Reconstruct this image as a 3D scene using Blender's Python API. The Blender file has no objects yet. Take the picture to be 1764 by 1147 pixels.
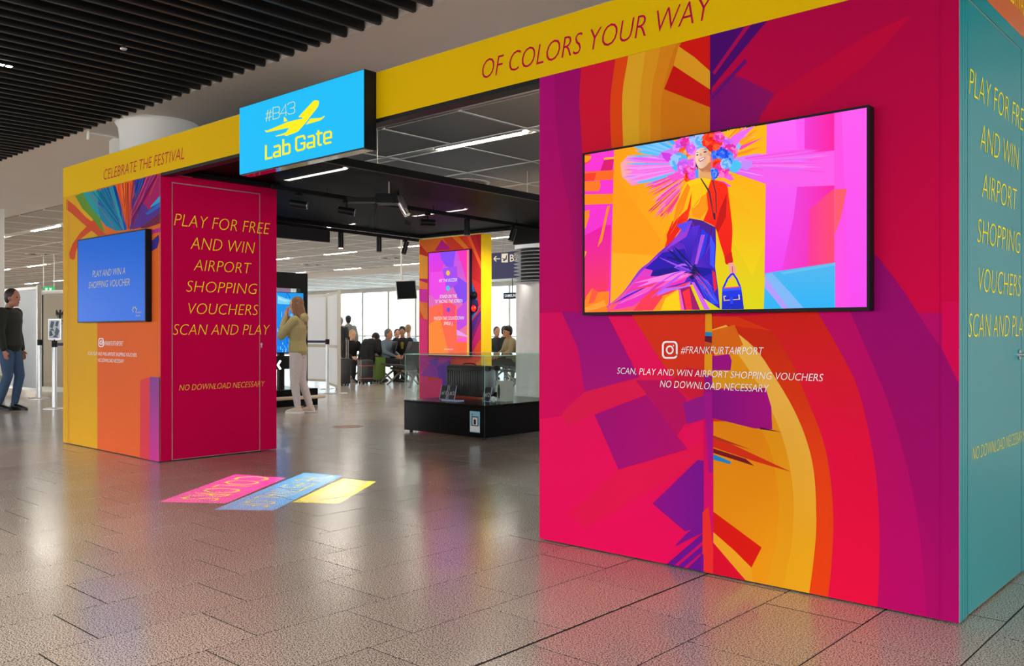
import bpy, bmesh, math, random
from mathutils import Vector, Matrix
from mathutils.geometry import tessellate_polygon
random.seed(7)
D = bpy.data; S = bpy.context.scene; COL = S.collection
# ---------------------------------------------------------------- camera, sky, lights, exposure
FOC, CX, CY, CH = 1532.0, 882.0, 573.5, 1.18
AX = Vector((0.74325072, -0.66901298)); AY = Vector((0.66901298, 0.74325072))
cam = D.objects.new('camera', D.cameras.new('camera')); COL.objects.link(cam)
cam.location = (0, 0, CH); cam.rotation_euler = (math.pi/2, 0, math.atan2(AY[0], AY[1]))
cam.data.sensor_width = 36; cam.data.lens = 36*FOC/1764; cam.data.clip_end = 300; cam.data.clip_start = .05
S.camera = cam
W = D.worlds.new('daylight'); S.world = W; W.use_nodes = True
bg = W.node_tree.nodes['Background']; bg.inputs[0].default_value = (.93, .97, 1, 1); bg.inputs[1].default_value = 7.4
S.view_settings.view_transform = 'Standard'; S.view_settings.look = 'None'
S.view_settings.exposure = 0.0; S.view_settings.gamma = 1.0; S.view_settings.use_curve_mapping = False
# unseen fill lamps added behind and beside the camera to brighten the gate
def area(name, loc, size, power, colr, rot=(0, 0, 0)):
    l = D.lights.new(name, 'AREA'); l.shape = 'RECTANGLE'; l.size, l.size_y = size; l.energy = power; l.color = colr
    o = D.objects.new(name, l); COL.objects.link(o); o.location = loc; o.rotation_euler = rot; return o
FILLS = [area('hall_fill', (-1.5, -3.2, 3.2), (6, .5), 25, (1, .93, .84)),
        area('hall_fill', (-9.5, -2.2, 3.2), (6, .5), 25, (1, .93, .84)),
        area('hall_fill', (4.5, 2.0, 3.2), (1.5, .5), 80, (1, .9, .75))]  # last one is an added side fill for the teal door side

# downlights between the slats of the hall ceiling
DOWN = []
for x_ in (-15.5, -13, -10.5, -8, -5.5, -3, -.5, 2):
    for y_ in (.7, -1.8):
        l = D.lights.new('downlight_lamp', 'SPOT'); l.energy = 165; l.spot_size = math.radians(106); l.spot_blend = .35; l.shadow_soft_size = .06; l.color = (1, .93, .85)
        o = D.objects.new('downlight_lamp', l); COL.objects.link(o); o.location = (x_, y_, 3.36); DOWN.append(o)

# ---------------------------------------------------------------- helpers
def lin(c): return c/12.92 if c <= .04045 else ((c+.055)/1.055)**2.4
def rgb(*c):
    if len(c) == 1: c = c[0]
    if isinstance(c, str): c = [int(c[i:i+2], 16) for i in (0, 2, 4)]
    return tuple(lin(v/255) for v in c[:3]) + (1.0,)
def ray(x, y):
    rf = Vector(((x-CX)/FOC, 1.0)); return Vector((rf.dot(AX), rf.dot(AY), (CY-y)/FOC))
def at(x, y, pl, v):                       # a point read off the photograph, on the real plane X=v, Y=v or Z=v
    r = ray(x, y); i = 'XYZ'.index(pl); o = Vector((0, 0, CH)); return o + r*((v-o[i])/r[i])
RV, FV = Vector((AX[0], AY[0], 0)), Vector((AX[1], AY[1], 0))   # the photographer's right and forward, for aiming
def pxp(x, d, z=0): v = RV*((x-CX)/FOC*d)+FV*d; return Vector((v.x, v.y, z))
def RV_(x, d): l = (x-CX)/FOC*d; return (l*AX[0]+d*AX[1], l*AX[1]*-1+d*AY[1])
def mat(name, c, rough=.5, metal=0, spec=.5, emit=None, es=1, noise=None, bump=None, alpha=None, coat=0, attr=False):
    m = D.materials.new(name); m.use_nodes = True; nt = m.node_tree; b = nt.nodes['Principled BSDF']
    c = rgb(c) if isinstance(c, str) else (tuple(c)+(1,))[:4]
    b.inputs['Base Color'].default_value = c; b.inputs['Roughness'].default_value = rough
    b.inputs['Metallic'].default_value = metal; b.inputs['Specular IOR Level'].default_value = spec
    b.inputs['Coat Weight'].default_value = coat
    if emit is not None:
        e = rgb(emit) if isinstance(emit, str) else (tuple(emit)+(1,))[:4]
        b.inputs['Emission Color'].default_value = e; b.inputs['Emission Strength'].default_value = es
    src = None
    if attr:
        a = nt.nodes.new('ShaderNodeAttribute'); a.attribute_name = 'Col'; src = a.outputs['Color']
        nt.links.new(src, b.inputs['Base Color'])
    if noise or bump:
        tc = nt.nodes.new('ShaderNodeTexCoord')
    if noise:                                # (scale, amount)
        n = nt.nodes.new('ShaderNodeTexNoise'); n.inputs['Scale'].default_value = noise[0]; n.inputs['Detail'].default_value = 4
        nt.links.new(tc.outputs['Object'], n.inputs['Vector'])
        r = nt.nodes.new('ShaderNodeMapRange'); r.inputs[3].default_value = 1-noise[1]; r.inputs[4].default_value = 1+noise[1]
        nt.links.new(n.outputs['Fac'], r.inputs[0])
        mx = nt.nodes.new('ShaderNodeVectorMath'); mx.operation = 'SCALE'
        if src: nt.links.new(src, mx.inputs[0])
        else: mx.inputs[0].default_value = c[:3]
        nt.links.new(r.outputs[0], mx.inputs['Scale']); nt.links.new(mx.outputs[0], b.inputs['Base Color'])
    if bump:                                 # (scale, strength)
        n = nt.nodes.new('ShaderNodeTexNoise'); n.inputs['Scale'].default_value = bump[0]; n.inputs['Detail'].default_value = 5
        nt.links.new(tc.outputs['Object'], n.inputs['Vector'])
        bb = nt.nodes.new('ShaderNodeBump'); bb.inputs['Strength'].default_value = bump[1]; bb.inputs['Distance'].default_value = .01
        nt.links.new(n.outputs['Fac'], bb.inputs['Height']); nt.links.new(bb.outputs[0], b.inputs['Normal'])
    return m
def emat(name, strength=1.0, gloss=.02):     # a lit display: the picture's colours are given off
    m = D.materials.new(name); m.use_nodes = True; nt = m.node_tree; b = nt.nodes['Principled BSDF']
    b.inputs['Base Color'].default_value = (.01, .01, .012, 1); b.inputs['Roughness'].default_value = .3
    b.inputs['Specular IOR Level'].default_value = gloss
    a = nt.nodes.new('ShaderNodeAttribute'); a.attribute_name = 'Col'
    nt.links.new(a.outputs['Color'], b.inputs['Emission Color']); b.inputs['Emission Strength'].default_value = strength
    return m
def glassmat(name, tint, trans, rough=.02):
    m = D.materials.new(name); m.use_nodes = True; nt = m.node_tree; nt.nodes.clear()
    o = nt.nodes.new('ShaderNodeOutputMaterial'); mx = nt.nodes.new('ShaderNodeMixShader')
    t = nt.nodes.new('ShaderNodeBsdfTransparent'); g = nt.nodes.new('ShaderNodeBsdfGlossy'); f = nt.nodes.new('ShaderNodeMapRange')
    lw = nt.nodes.new('ShaderNodeLayerWeight'); lw.inputs[0].default_value = .5; pw = nt.nodes.new('ShaderNodeMath'); pw.operation = 'POWER'; pw.inputs[1].default_value = 4
    nt.links.new(lw.outputs['Facing'], pw.inputs[0]); nt.links.new(pw.outputs[0], f.inputs[0]); f.inputs[3].default_value = .03; f.inputs[4].default_value = .7; t.inputs[0].default_value = (*[v*trans for v in tint], 1); g.inputs['Roughness'].default_value = rough
    nt.links.new(f.outputs[0], mx.inputs[0]); nt.links.new(t.outputs[0], mx.inputs[1]); nt.links.new(g.outputs[0], mx.inputs[2])
    nt.links.new(mx.outputs[0], o.inputs[0]); return m
def veil(name, c, opacity):                  # woven or frosted sheet: part see-through
    m = D.materials.new(name); m.use_nodes = True; nt = m.node_tree; b = nt.nodes['Principled BSDF']
    b.inputs['Base Color'].default_value = rgb(c); b.inputs['Roughness'].default_value = .5; b.inputs['Alpha'].default_value = opacity
    b.inputs['Specular IOR Level'].default_value = .03
    return m
# base of a thing = location of its Empty; parts are modelled in world metres and stored relative to it
def tag(o, label=None, cat=None, group=None, kind=None):
    if label: o['label'] = label
    if cat: o['category'] = cat
    if group: o['group'] = group
    if kind: o['kind'] = kind
    return o
def empty(name, loc, label=None, cat=None, group=None, kind=None):
    o = D.objects.new(name, None); COL.objects.link(o); o.location = loc; o.empty_display_size = .1
    return tag(o, label, cat, group, kind)
def world_loc(o):
    v = Vector((0, 0, 0))
    while o: v += o.location; o = o.parent
    return v
class MB:
    def __init__(s): s.v = []; s.f = []; s.mi = []; s.col = None; s.m = 0; s.marks = []
    def mark(s): s.marks.append((len(s.v), len(s.f)))
    def add(s, vs, fs, mi=None):
        n = len(s.v); s.v += [Vector(v) for v in vs]; s.f += [tuple(i+n for i in f) for f in fs]; s.mi += [s.m if mi is None else mi]*len(fs); return s
    def box(s, a, b, bev=0, M=None):
        x0, y0, z0 = [min(p, q) for p, q in zip(a, b)]; x1, y1, z1 = [max(p, q) for p, q in zip(a, b)]
        if bev <= 0:
            vs = [(x, y, z) for z in (z0, z1) for y in (y0, y1) for x in (x0, x1)]
            fs = [(0, 2, 3, 1), (4, 5, 7, 6), (0, 1, 5, 4), (2, 6, 7, 3), (0, 4, 6, 2), (1, 3, 7, 5)]
        else:
            bm = bmesh.new(); bmesh.ops.create_cube(bm, size=1)
            for v in bm.verts: v.co = Vector(((x0+x1)/2+v.co.x*(x1-x0), (y0+y1)/2+v.co.y*(y1-y0), (z0+z1)/2+v.co.z*(z1-z0)))
            bmesh.ops.bevel(bm, geom=bm.edges[:], offset=bev, segments=2, affect='EDGES', profile=.5)
            bm.verts.index_update(); vs = [v.co.copy() for v in bm.verts]; fs = [[v.index for v in f.verts] for f in bm.faces]; bm.free()
        if M is not None: vs = [M @ Vector(v) for v in vs]
        return s.add(vs, fs)
    def cyl(s, p0, p1, r0, r1=None, n=16, caps=True):
        p0, p1 = Vector(p0), Vector(p1); r1 = r0 if r1 is None else r1; d = (p1-p0).normalized()
        a = d.orthogonal().normalized(); b = d.cross(a)
        vs = [p+(a*math.cos(t)+b*math.sin(t))*r for p, r in ((p0, r0), (p1, r1)) for t in [2*math.pi*i/n for i in range(n)]]
        fs = [(i, (i+1) % n, n+(i+1) % n, n+i) for i in range(n)]
        if caps: fs += [tuple(range(n))[::-1], tuple(range(n, 2*n))]
        return s.add(vs, fs)
    def tube(s, pts, r, n=8):
        pts = [Vector(p) for p in pts]; rings = []; a = None
        for i, p in enumerate(pts):
            d = ((pts[min(i+1, len(pts)-1)]-pts[max(i-1, 0)])).normalized()
            a = d.orthogonal().normalized() if a is None else (a-d*a.dot(d)).normalized()
            b = d.cross(a); rr = r[i] if isinstance(r, (list, tuple)) else r
            rings.append([p+(a*math.cos(2*math.pi*k/n)+b*math.sin(2*math.pi*k/n))*rr for k in range(n)])
        return s.rings(rings)
    def rings(s, rings):
        n = len(rings[0]); vs = [v for r in rings for v in r]; fs = []
        for j in range(len(rings)-1):
            fs += [(j*n+i, j*n+(i+1) % n, (j+1)*n+(i+1) % n, (j+1)*n+i) for i in range(n)]
        fs += [tuple(range(n))[::-1], tuple(range((len(rings)-1)*n, len(rings)*n))]
        return s.add(vs, fs)
    def lathe(s, c, prof, n=24):
        return s.rings([[Vector((c[0]+r*math.cos(2*math.pi*k/n), c[1]+r*math.sin(2*math.pi*k/n), c[2]+z)) for k in range(n)] for r, z in prof])
    def quadprism(s, q, t):                  # q: 4+ corners, t: thickness vector
        q = [Vector(p) for p in q]; t = Vector(t); n = len(q)
        return s.add(q+[p+t for p in q], [tuple(range(n)), tuple(range(2*n-1, n-1, -1))]+[(i, n+i, n+(i+1) % n, (i+1) % n) for i in range(n)])
    def ell(s, c, r, n=12, M=None):
        c = Vector(c); rings = []
        for j in range(1, n//2+1):
            th = math.pi*j/(n//2+1)
            rings.append([Vector((r[0]*math.sin(th)*math.cos(2*math.pi*k/n), r[1]*math.sin(th)*math.sin(2*math.pi*k/n), -r[2]*math.cos(th))) for k in range(n)])
        rings = [[Vector((0, 0, -r[2]*.999))+v*1e-3 for v in rings[0]]]+rings+[[Vector((0, 0, r[2]*.999))+v*1e-3 for v in rings[-1]]]
        if M is not None: rings = [[M @ v for v in q] for q in rings]
        return s.rings([[v+c for v in q] for q in rings])
    def loft(s, secs, n=14):                 # secs: (centre, half-axis vector a, half-axis vector b)
        return s.rings([[Vector(c)+Vector(a)*math.cos(2*math.pi*k/n)+Vector(b)*math.sin(2*math.pi*k/n) for k in range(n)] for c, a, b in secs])
    def build(s, name, m, parent=None, smooth=False, fix=True, loc=None):
        if len(s.marks) > 1:                 # each line of writing or emblem becomes a part of its own
            mk = s.marks+[(len(s.v), len(s.f))]; o = None
            for (v0, f0), (v1, f1) in zip(mk, mk[1:]):
                q_ = MB(); q_.v = s.v[v0:v1]; q_.f = [tuple(i-v0 for i in f) for f in s.f[f0:f1]]; q_.mi = s.mi[f0:f1]; o = q_.build(name, m, parent, smooth, fix, loc)
            return o
        me = D.meshes.new(name); off = world_loc(parent) if parent else Vector(loc or (0, 0, 0))
        me.from_pydata([v-off for v in s.v], [], s.f)
        for mm in (m if isinstance(m, (list, tuple)) else [m]): me.materials.append(mm)
        if isinstance(m, (list, tuple)): me.polygons.foreach_set('material_index', s.mi)
        if fix:
            bm = bmesh.new(); bm.from_mesh(me); bmesh.ops.recalc_face_normals(bm, faces=bm.faces[:]); bm.to_mesh(me); bm.free()
        if s.col:
            ca = me.color_attributes.new('Col', 'FLOAT_COLOR', 'POINT'); ca.data.foreach_set('color', [c for q in s.col for c in q])
        if smooth:
            me.polygons.foreach_set('use_smooth', [True]*len(me.polygons))
            try: me.set_sharp_from_angle(angle=math.radians(smooth if smooth is not True else 40))
            except Exception: pass
        me.update(); o = D.objects.new(name, me); COL.objects.link(o)
        if parent: o.parent = parent
        else: o.location = off
        return o
def copy_tree(o, parent=None, loc=None, rz=None):
    c = o.copy(); COL.objects.link(c)
    if parent: c.parent = parent
    if loc is not None: c.location = loc
    if rz is not None: c.rotation_euler.z = rz
    for ch in list(o.children): copy_tree(ch, c)
    return c
def sm(pts, k=4):                            # smooth curve through points
    pts = [Vector(p) for p in pts]; out = []
    for i in range(len(pts)-1):
        p0, p1, p2, p3 = pts[max(i-1, 0)], pts[i], pts[i+1], pts[min(i+2, len(pts)-1)]
        for j in range(k):
            t = j/k; out.append(.5*((2*p1)+(p2-p0)*t+(2*p0-5*p1+4*p2-p3)*t*t+(3*p1-p0-3*p2+p3)*t**3))
    out.append(pts[-1]); return [tuple(p) for p in out]
def stroke(pts, w):                          # a pen line of width w as a list of quads
    out = []; n = len(pts)
    P = [Vector(p) for p in pts]
    def nrm(i):
        if i == 0: d = P[1]-P[0]
        elif i == n-1: d = P[-1]-P[-2]
        else:
            d1 = (P[i]-P[i-1]).normalized(); d2 = (P[i+1]-P[i]).normalized(); d = d1+d2
            if d.length < 1e-6: d = d1
            nn = Vector((-d.y, d.x)).normalized(); q = Vector((-d1.y, d1.x)).dot(nn); return nn/max(q, .5)
        return Vector((-d.y, d.x)).normalized()
    N = [nrm(i) for i in range(n)]
    for i in range(n-1):
        out.append([tuple(P[i]+N[i]*w/2), tuple(P[i+1]+N[i+1]*w/2), tuple(P[i+1]-N[i+1]*w/2), tuple(P[i]-N[i]*w/2)])
    return out
def clip(poly, u0, u1, v0, v1):
    def cut(p, ins, inter):
        out = []
        for i in range(len(p)):
            a, b = p[i-1], p[i]
            if ins(b):
                if not ins(a): out.append(inter(a, b))
                out.append(b)
            elif ins(a): out.append(inter(a, b))
        return out
    def mk(ax, val, sgn):
        ins = lambda q: sgn*(q[ax]-val) >= -1e-9
        def inter(a, b):
            t = (val-a[ax])/(b[ax]-a[ax]); return tuple(x+(y-x)*t for x, y in zip(a, b))
        return ins, inter
    for ax, val, sgn in ((0, u0, 1), (0, u1, -1), (1, v0, 1), (1, v1, -1)):
        if not poly: return poly
        poly = cut(poly, *mk(ax, val, sgn))
    return poly
def colour(spec, x, y):
    if isinstance(spec, str): return rgb(spec)
    kind, c0, a0, c1, a1 = spec              # ('x'|'y', colour, coord, colour, coord)
    t = min(1, max(0, ((x if kind == 'x' else y)-a0)/(a1-a0))); A, B = rgb(c0), rgb(c1)
    return tuple(A[i]+(B[i]-A[i])*t for i in range(4))
def art(name, polys, pl, v, rect, m, parent, out, step=.00012, start=.0015, back=None, z=None):
    """flat print: coloured polygons read off the photo, laid on the plane, clipped to the panel (u0,u1,z0,z1); out = outward sign"""
    mb = MB(); mb.col = []
    ui = 1 if pl == 'X' else 0; k = 0
    items = ([(back, [None])] if back else [])+polys
    for spec, pts in items:
        if pts[0] is None: uv = [(rect[0], rect[2]), (rect[1], rect[2]), (rect[1], rect[3]), (rect[0], rect[3])]; cs = [rgb(back) if isinstance(back, str) else rgb(back[1])]*4
        else:
            uv = []
            for x, y in pts:
                p = at(x, y, pl, v); uv.append((p[ui], p.z)+tuple(colour(spec, x, y)))
            uv = clip(uv, *rect)
            if len(uv) < 3: continue
            cs = [q[2:6] for q in uv]
        off = v+out*(start+step*k); k += 1
        vs = [Vector((u[0], off, u[1])) if pl == 'Y' else Vector((off, u[0], u[1])) for u in uv]
        tr = tessellate_polygon([[Vector((u[0], u[1], 0)) for u in uv]])
        fs = []
        for t in tr:
            nrm = (vs[t[1]]-vs[t[0]]).cross(vs[t[2]]-vs[t[0]])
            s = nrm[1 if pl == 'Y' else 0]*out
            if abs(s) < 1e-12: continue
            fs.append(tuple(t) if s > 0 else tuple(t)[::-1])
        mb.add(vs, fs); mb.col += list(cs)
    return mb.build(name, m, parent, fix=False)
_tc = {}
def glyphs(s, off=0.0):
    if (s, off) not in _tc:
        cu = D.curves.new('t', 'FONT'); cu.body = s; cu.resolution_u = 3; cu.offset = off; cu.fill_mode = 'FRONT'
        o = D.objects.new('t', cu); COL.objects.link(o); bpy.context.view_layer.update()
        dg = bpy.context.evaluated_depsgraph_get(); me = D.meshes.new_from_object(o.evaluated_get(dg))
        vs = [(v.co.x, v.co.y) for v in me.vertices]; fs = [tuple(p.vertices) for p in me.polygons]
        D.objects.remove(o); D.curves.remove(cu); D.meshes.remove(me)
        _tc[(s, off)] = (vs, fs)
    return _tc[(s, off)]
def put_text(mb, s, O, U, V, width, cap, shear=.2, off=0.0, outv=(0, 0, 0), align='L', thick=0):
    """lettering: O = baseline start, U/V unit axes, width in m, cap height in m"""
    mb.mark(); vs, fs = glyphs(s, off); O, U, V = Vector(O), Vector(U), Vector(V)
    h = .729; xs = [x for x, y in vs]; x0, x1 = min(xs), max(xs)
    pts = [((x-x0), y) for x, y in vs]; sy = cap/h; sx = (width-shear*cap)/(x1-x0)
    P = [O+U*(x*sx+shear*y*sy)+V*(y*sy)+Vector(outv) for x, y in pts]
    if thick:
        n = len(P); T = Vector(outv).normalized()*thick
        mb.add(P+[p+T for p in P], [f for f in fs]+[tuple(i+n for i in f) for f in fs])
    else: mb.add(P, fs)
def text_px(mb, s, pl, v, out, xl, yb, yt, xr, shear=.2, off=0.0, eps=.012, n=None):
    """text on a vertical plane, start/end columns xl..xr, baseline yb and cap top yt at xl"""
    a, b, c = at(xl, yb, pl, v), at(xr, yb, pl, v), at(xl, yt, pl, v)
    U = Vector((1, 0, 0)) if pl == 'Y' else Vector((0, 1, 0)); O = a.copy()
    w = abs((b-a).dot(U)); ov = Vector((0, out*eps, 0)) if pl == 'Y' else Vector((out*eps, 0, 0))
    put_text(mb, s, O, U, (0, 0, 1), w, c.z-a.z, shear, off, ov)
# ---------------------------------------------------------------- materials
M = {}
M['plaster'] = mat('warm white plaster', 'ede3da', .8, noise=(1.2, .04), bump=(60, .05))
M['col_white'] = mat('painted column', 'dcd8d0', .6, noise=(2, .03))
M['slat'] = mat('dark bronze slat', (.010, .009, .0085), .42, spec=.4)
M['void'] = mat('black plenum', (.006, .006, .006), .9)
M['panel'] = mat('perforated grey ceiling panel', 'b6aca2', .55, noise=(300, .12))
M['rail'] = mat('pale ceiling rail', 'f0ece4', .4)
M['alu'] = mat('aluminium profile', 'b9b2a4', .35, metal=.6, noise=(8, .05))
M['steel'] = mat('brushed steel', 'cfcfcf', .38, metal=1, noise=(14, .08))
M['colsteel'] = mat('satin column steel', 'c4c4c8', .42, metal=.35, noise=(9, .1))
M['chrome'] = mat('chrome', 'dddddd', .08, metal=1)
M['black'] = mat('black paint', (.006, .006, .007), .45, spec=.2)
M['blackgloss'] = mat('black lacquer', (.004, .004, .005), .22, spec=.15, noise=(5, .2))
M['bezel'] = mat('black monitor frame', (.006, .006, .007), .5, spec=.15)
M['gauze'] = veil('black stretched gauze', '020202', .87)
M['print'] = mat('printed wall film', 'ffffff', .6, spec=.06, attr=True, noise=(3, .03))
M['yellow'] = mat('yellow print', 'dcb000', .6, spec=.05, noise=(2, .03))
M['yellow2'] = mat('bright yellow panel', 'ffd000', .4)
M['pinkdoor'] = mat('crimson pink door film', 'd6004a', .6, spec=.06, noise=(2, .04))
M['teal'] = mat('teal lacquered film', '098a90', .3, spec=.6, noise=(2, .04))
M['magenta_ink'] = mat('crimson ink', 'b0003a', .6, spec=.05)
M['yellow_ink'] = mat('yellow ink', 'ffe200', .55, spec=.1)
M['white_ink'] = mat('white ink', 'f2eeee', .5)
M['black_ink'] = mat('black ink', '151515', .5)
M['screen'] = emat('lit picture screen', 1.0)
M['screen_blue'] = emat('lit blue screen', 1.0)
def glow(name, c, s): return mat(name, (0.02, .02, .02), .5, emit=c, es=s, spec=.04)
M['lamp'] = glow('lit lamp diffuser', 'fff6ea', 80.0)
M['lamp_spot'] = glow('lit spot lens', 'fff2e0', 14)
M['sign_yellow'] = glow('lit yellow print', 'ffee00', 1.0)
M['scr_white'] = glow('lit white lettering', 'f0f0ff', 1.0)
M['scr_yellow'] = glow('lit pale yellow lettering', 'c9bf8c', .8)
M['exit'] = glow('lit green exit sign', '34c46a', 1.0)
M['glass'] = glassmat('clear glass', (.93, .97, .95), .96)
M['pane'] = glassmat('window pane', (.9, .97, 1), .92)
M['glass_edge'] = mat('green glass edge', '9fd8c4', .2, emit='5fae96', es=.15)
M['frost'] = mat('translucent white acrylic', 'e9edf0', .5)
M['navy'] = mat('navy sign face', '23245f', .5)
M['belt'] = mat('navy webbing belt', '1d2350', .7)
# granite floor
def granite(name, dark=1.0):
    m = D.materials.new(name); m.use_nodes = True; nt = m.node_tree; b = nt.nodes['Principled BSDF']; L = nt.links.new
    tc = nt.nodes.new('ShaderNodeTexCoord'); gm = nt.nodes.new('ShaderNodeNewGeometry')
    n1 = nt.nodes.new('ShaderNodeTexNoise'); n1.inputs['Scale'].default_value = 165; n1.inputs['Detail'].default_value = 3; n1.inputs['Roughness'].default_value = .7
    L(gm.outputs['Position'], n1.inputs['Vector'])
    r1 = nt.nodes.new('ShaderNodeValToRGB'); e = r1.color_ramp.elements
    e[0].position = .425; e[0].color = (*[v*dark for v in (.018, .015, .013)], 1); e[1].position = .535; e[1].color = (*[v*dark for v in (.68, .59, .50)], 1)
    q = r1.color_ramp.elements.new(.475); q.color = (*[v*dark for v in (.33, .275, .23)], 1)
    L(n1.outputs['Fac'], r1.inputs[0])
    n2 = nt.nodes.new('ShaderNodeTexNoise'); n2.inputs['Scale'].default_value = 1.1; n2.inputs['Detail'].default_value = 3; L(gm.outputs['Position'], n2.inputs['Vector'])
    mr = nt.nodes.new('ShaderNodeMapRange'); mr.inputs[3].default_value = .88; mr.inputs[4].default_value = 1.12; L(n2.outputs['Fac'], mr.inputs[0])
    oi = nt.nodes.new('ShaderNodeObjectInfo'); mr2 = nt.nodes.new('ShaderNodeMapRange'); mr2.inputs[3].default_value = .94; mr2.inputs[4].default_value = 1.06; L(oi.outputs['Random'], mr2.inputs[0])
    mu = nt.nodes.new('ShaderNodeMath'); mu.operation = 'MULTIPLY'; L(mr.outputs[0], mu.inputs[0]); L(mr2.outputs[0], mu.inputs[1])
    sc = nt.nodes.new('ShaderNodeVectorMath'); sc.operation = 'SCALE'; L(r1.outputs[0], sc.inputs[0]); L(mu.outputs[0], sc.inputs['Scale'])
    L(sc.outputs[0], b.inputs['Base Color'])
    n3 = nt.nodes.new('ShaderNodeTexNoise'); n3.inputs['Scale'].default_value = 2.2; L(gm.outputs['Position'], n3.inputs['Vector'])
    mr3 = nt.nodes.new('ShaderNodeMapRange'); mr3.inputs[3].default_value = .14; mr3.inputs[4].default_value = .25; L(n3.outputs['Fac'], mr3.inputs[0])
    L(mr3.outputs[0], b.inputs['Roughness']); b.inputs['Specular IOR Level'].default_value = .75
    return m
M['granite'] = granite('speckled grey brown granite'); M['joint'] = mat('dark tile joint', (.004, .0035, .003), .8)

# ---------------------------------------------------------------- setting: floor
floor = empty('floor', (0, 0, 0), kind='structure')
MB().box((-60, -14, -.08), (16, 30, -.0015)).build('floor_bed', M['joint'], floor)
tw, tl, gap = .4265, .6445, .0033
tiles = []
def tile_quad(i, j):
    x1 = -2.207-i*tw; x0 = x1-tw
    ph = 2.125+.2165*i                        # each row is shifted a third of a tile
    y0 = ph+j*tl; return x0, x1, y0, y0+tl
for i in range(-40, 135):
    for j in range(-70, 80):
        x0, x1, y0, y1 = tile_quad(i, j)
        if x1 < -58 or x0 > 14 or y1 < -12 or y0 > 28.6: continue
        g0 = gap*2.2 if i == 0 or i == -1 else gap
        cx_, cy_ = (x0+x1)/2, (y0+y1)/2; lat = cx_*AX[0]+cy_*AY[0]; dep = cx_*AX[1]+cy_*AY[1]
        vis = dep > 1.8 and abs(lat/dep) < .66 and CY+FOC*CH/dep < 1300
        if cy_ > 3.9 and cy_ < 5.1 and (-3.2 < cx_ < -1.1 or -9.9 < cx_ < -7.9): vis = False
        if cy_ > 3.9 and lat/dep > .04 and cx_ < -1.2: vis = False
        a = (x0+(g0 if i == -1 else gap), y0+gap, x1-(g0 if i == 0 else gap), y1-gap)
        tiles.append((0 if vis else 1, dep, a))
tiles.sort()
def tile_mesh(w, l):
    mb = MB(); c = .0008; h = 0.0
    a, b = w/2, l/2
    vs = [(-a, -b, -.02), (a, -b, -.02), (a, b, -.02), (-a, b, -.02), (-a, -b, h-c), (a, -b, h-c), (a, b, h-c), (-a, b, h-c),
          (-a+c, -b+c, h), (a-c, -b+c, h), (a-c, b-c, h), (-a+c, b-c, h)]
    fs = [(0, 1, 5, 4), (1, 2, 6, 5), (2, 3, 7, 6), (3, 0, 4, 7), (4, 5, 9, 8), (5, 6, 10, 9), (6, 7, 11, 10), (7, 4, 8, 11), (8, 9, 10, 11)]
    return vs, fs
tcache = {}; rest = MB(); ntile = 0
for vis, dep, (x0, y0, x1, y1) in tiles:
    w, l = round(x1-x0, 5), round(y1-y0, 5)
    if not vis and ntile < 300:
        if (w, l) not in tcache:
            vs, fs = tile_mesh(w, l); me = D.meshes.new('floor_tile'); me.from_pydata(vs, [], fs); me.materials.append(M['granite']); tcache[(w, l)] = me
        o = D.objects.new('floor_tile', tcache[(w, l)]); COL.objects.link(o); o.parent = floor; o.location = ((x0+x1)/2, (y0+y1)/2, 0); ntile += 1
    else:
        rest.add([(x0, y0, 0), (x1, y0, 0), (x1, y1, 0), (x0, y1, 0)], [(0, 1, 2, 3)])
tag(rest.build('far_tiles', M['granite'], floor, fix=False), kind='stuff')

# ---------------------------------------------------------------- setting: ceilings
ZC = 3.4
ceiling = empty('ceiling', (0, 0, ZC), kind='structure')
MB().box((-60, -13.5, 3.9), (14, 30, 4.0)).build('roof_slab', M['void'], ceiling)  # its unseen front stretch is lengthened to cut daylight on the booths
MB().box((-60, 4.11, ZC), (14, 6.22, 3.89)).build('soffit', M['plaster'], ceiling)
MB().box((-60, 4.085, ZC-.012), (14, 4.108, 3.6)).build('soffit_lip', M['plaster'], ceiling)
known = [-4.398, -4.564, -4.751, -4.933, -5.125, -5.325, -5.527, -5.662, -5.83, -6.007, -6.207, -6.41, -6.565, -6.735, -6.909, -7.09, -7.27, -7.453, -7.65, -7.8, -7.993, -8.166, -8.344, -8.53, -8.712, -8.883, -9.059, -9.257, -9.399, -9.599, -9.752, -9.959, -10.127, -10.318, -10.495, -10.696, -10.848, -11.02, -11.192, -11.368, -11.534, -11.718, -11.882, -12.064]
xs = list(known); x = known[0]
while x < 9: x += random.choice([.17, .18, .2, .15, .19]); xs.append(x)
x = known[-1]
while x > -27: x -= random.choice([.17, .18, .2, .15, .19]); xs.append(x)
sl = MB().box((-.016, -3.6, 3.37), (.016, 4.075, 3.505), .002).build('slat_proto', M['slat'], None); slm = sl.data; D.objects.remove(sl)
for x in xs:
    o = D.objects.new('slat', slm); COL.objects.link(o); o.parent = ceiling; o.location = (x, 0, -ZC)
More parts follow.
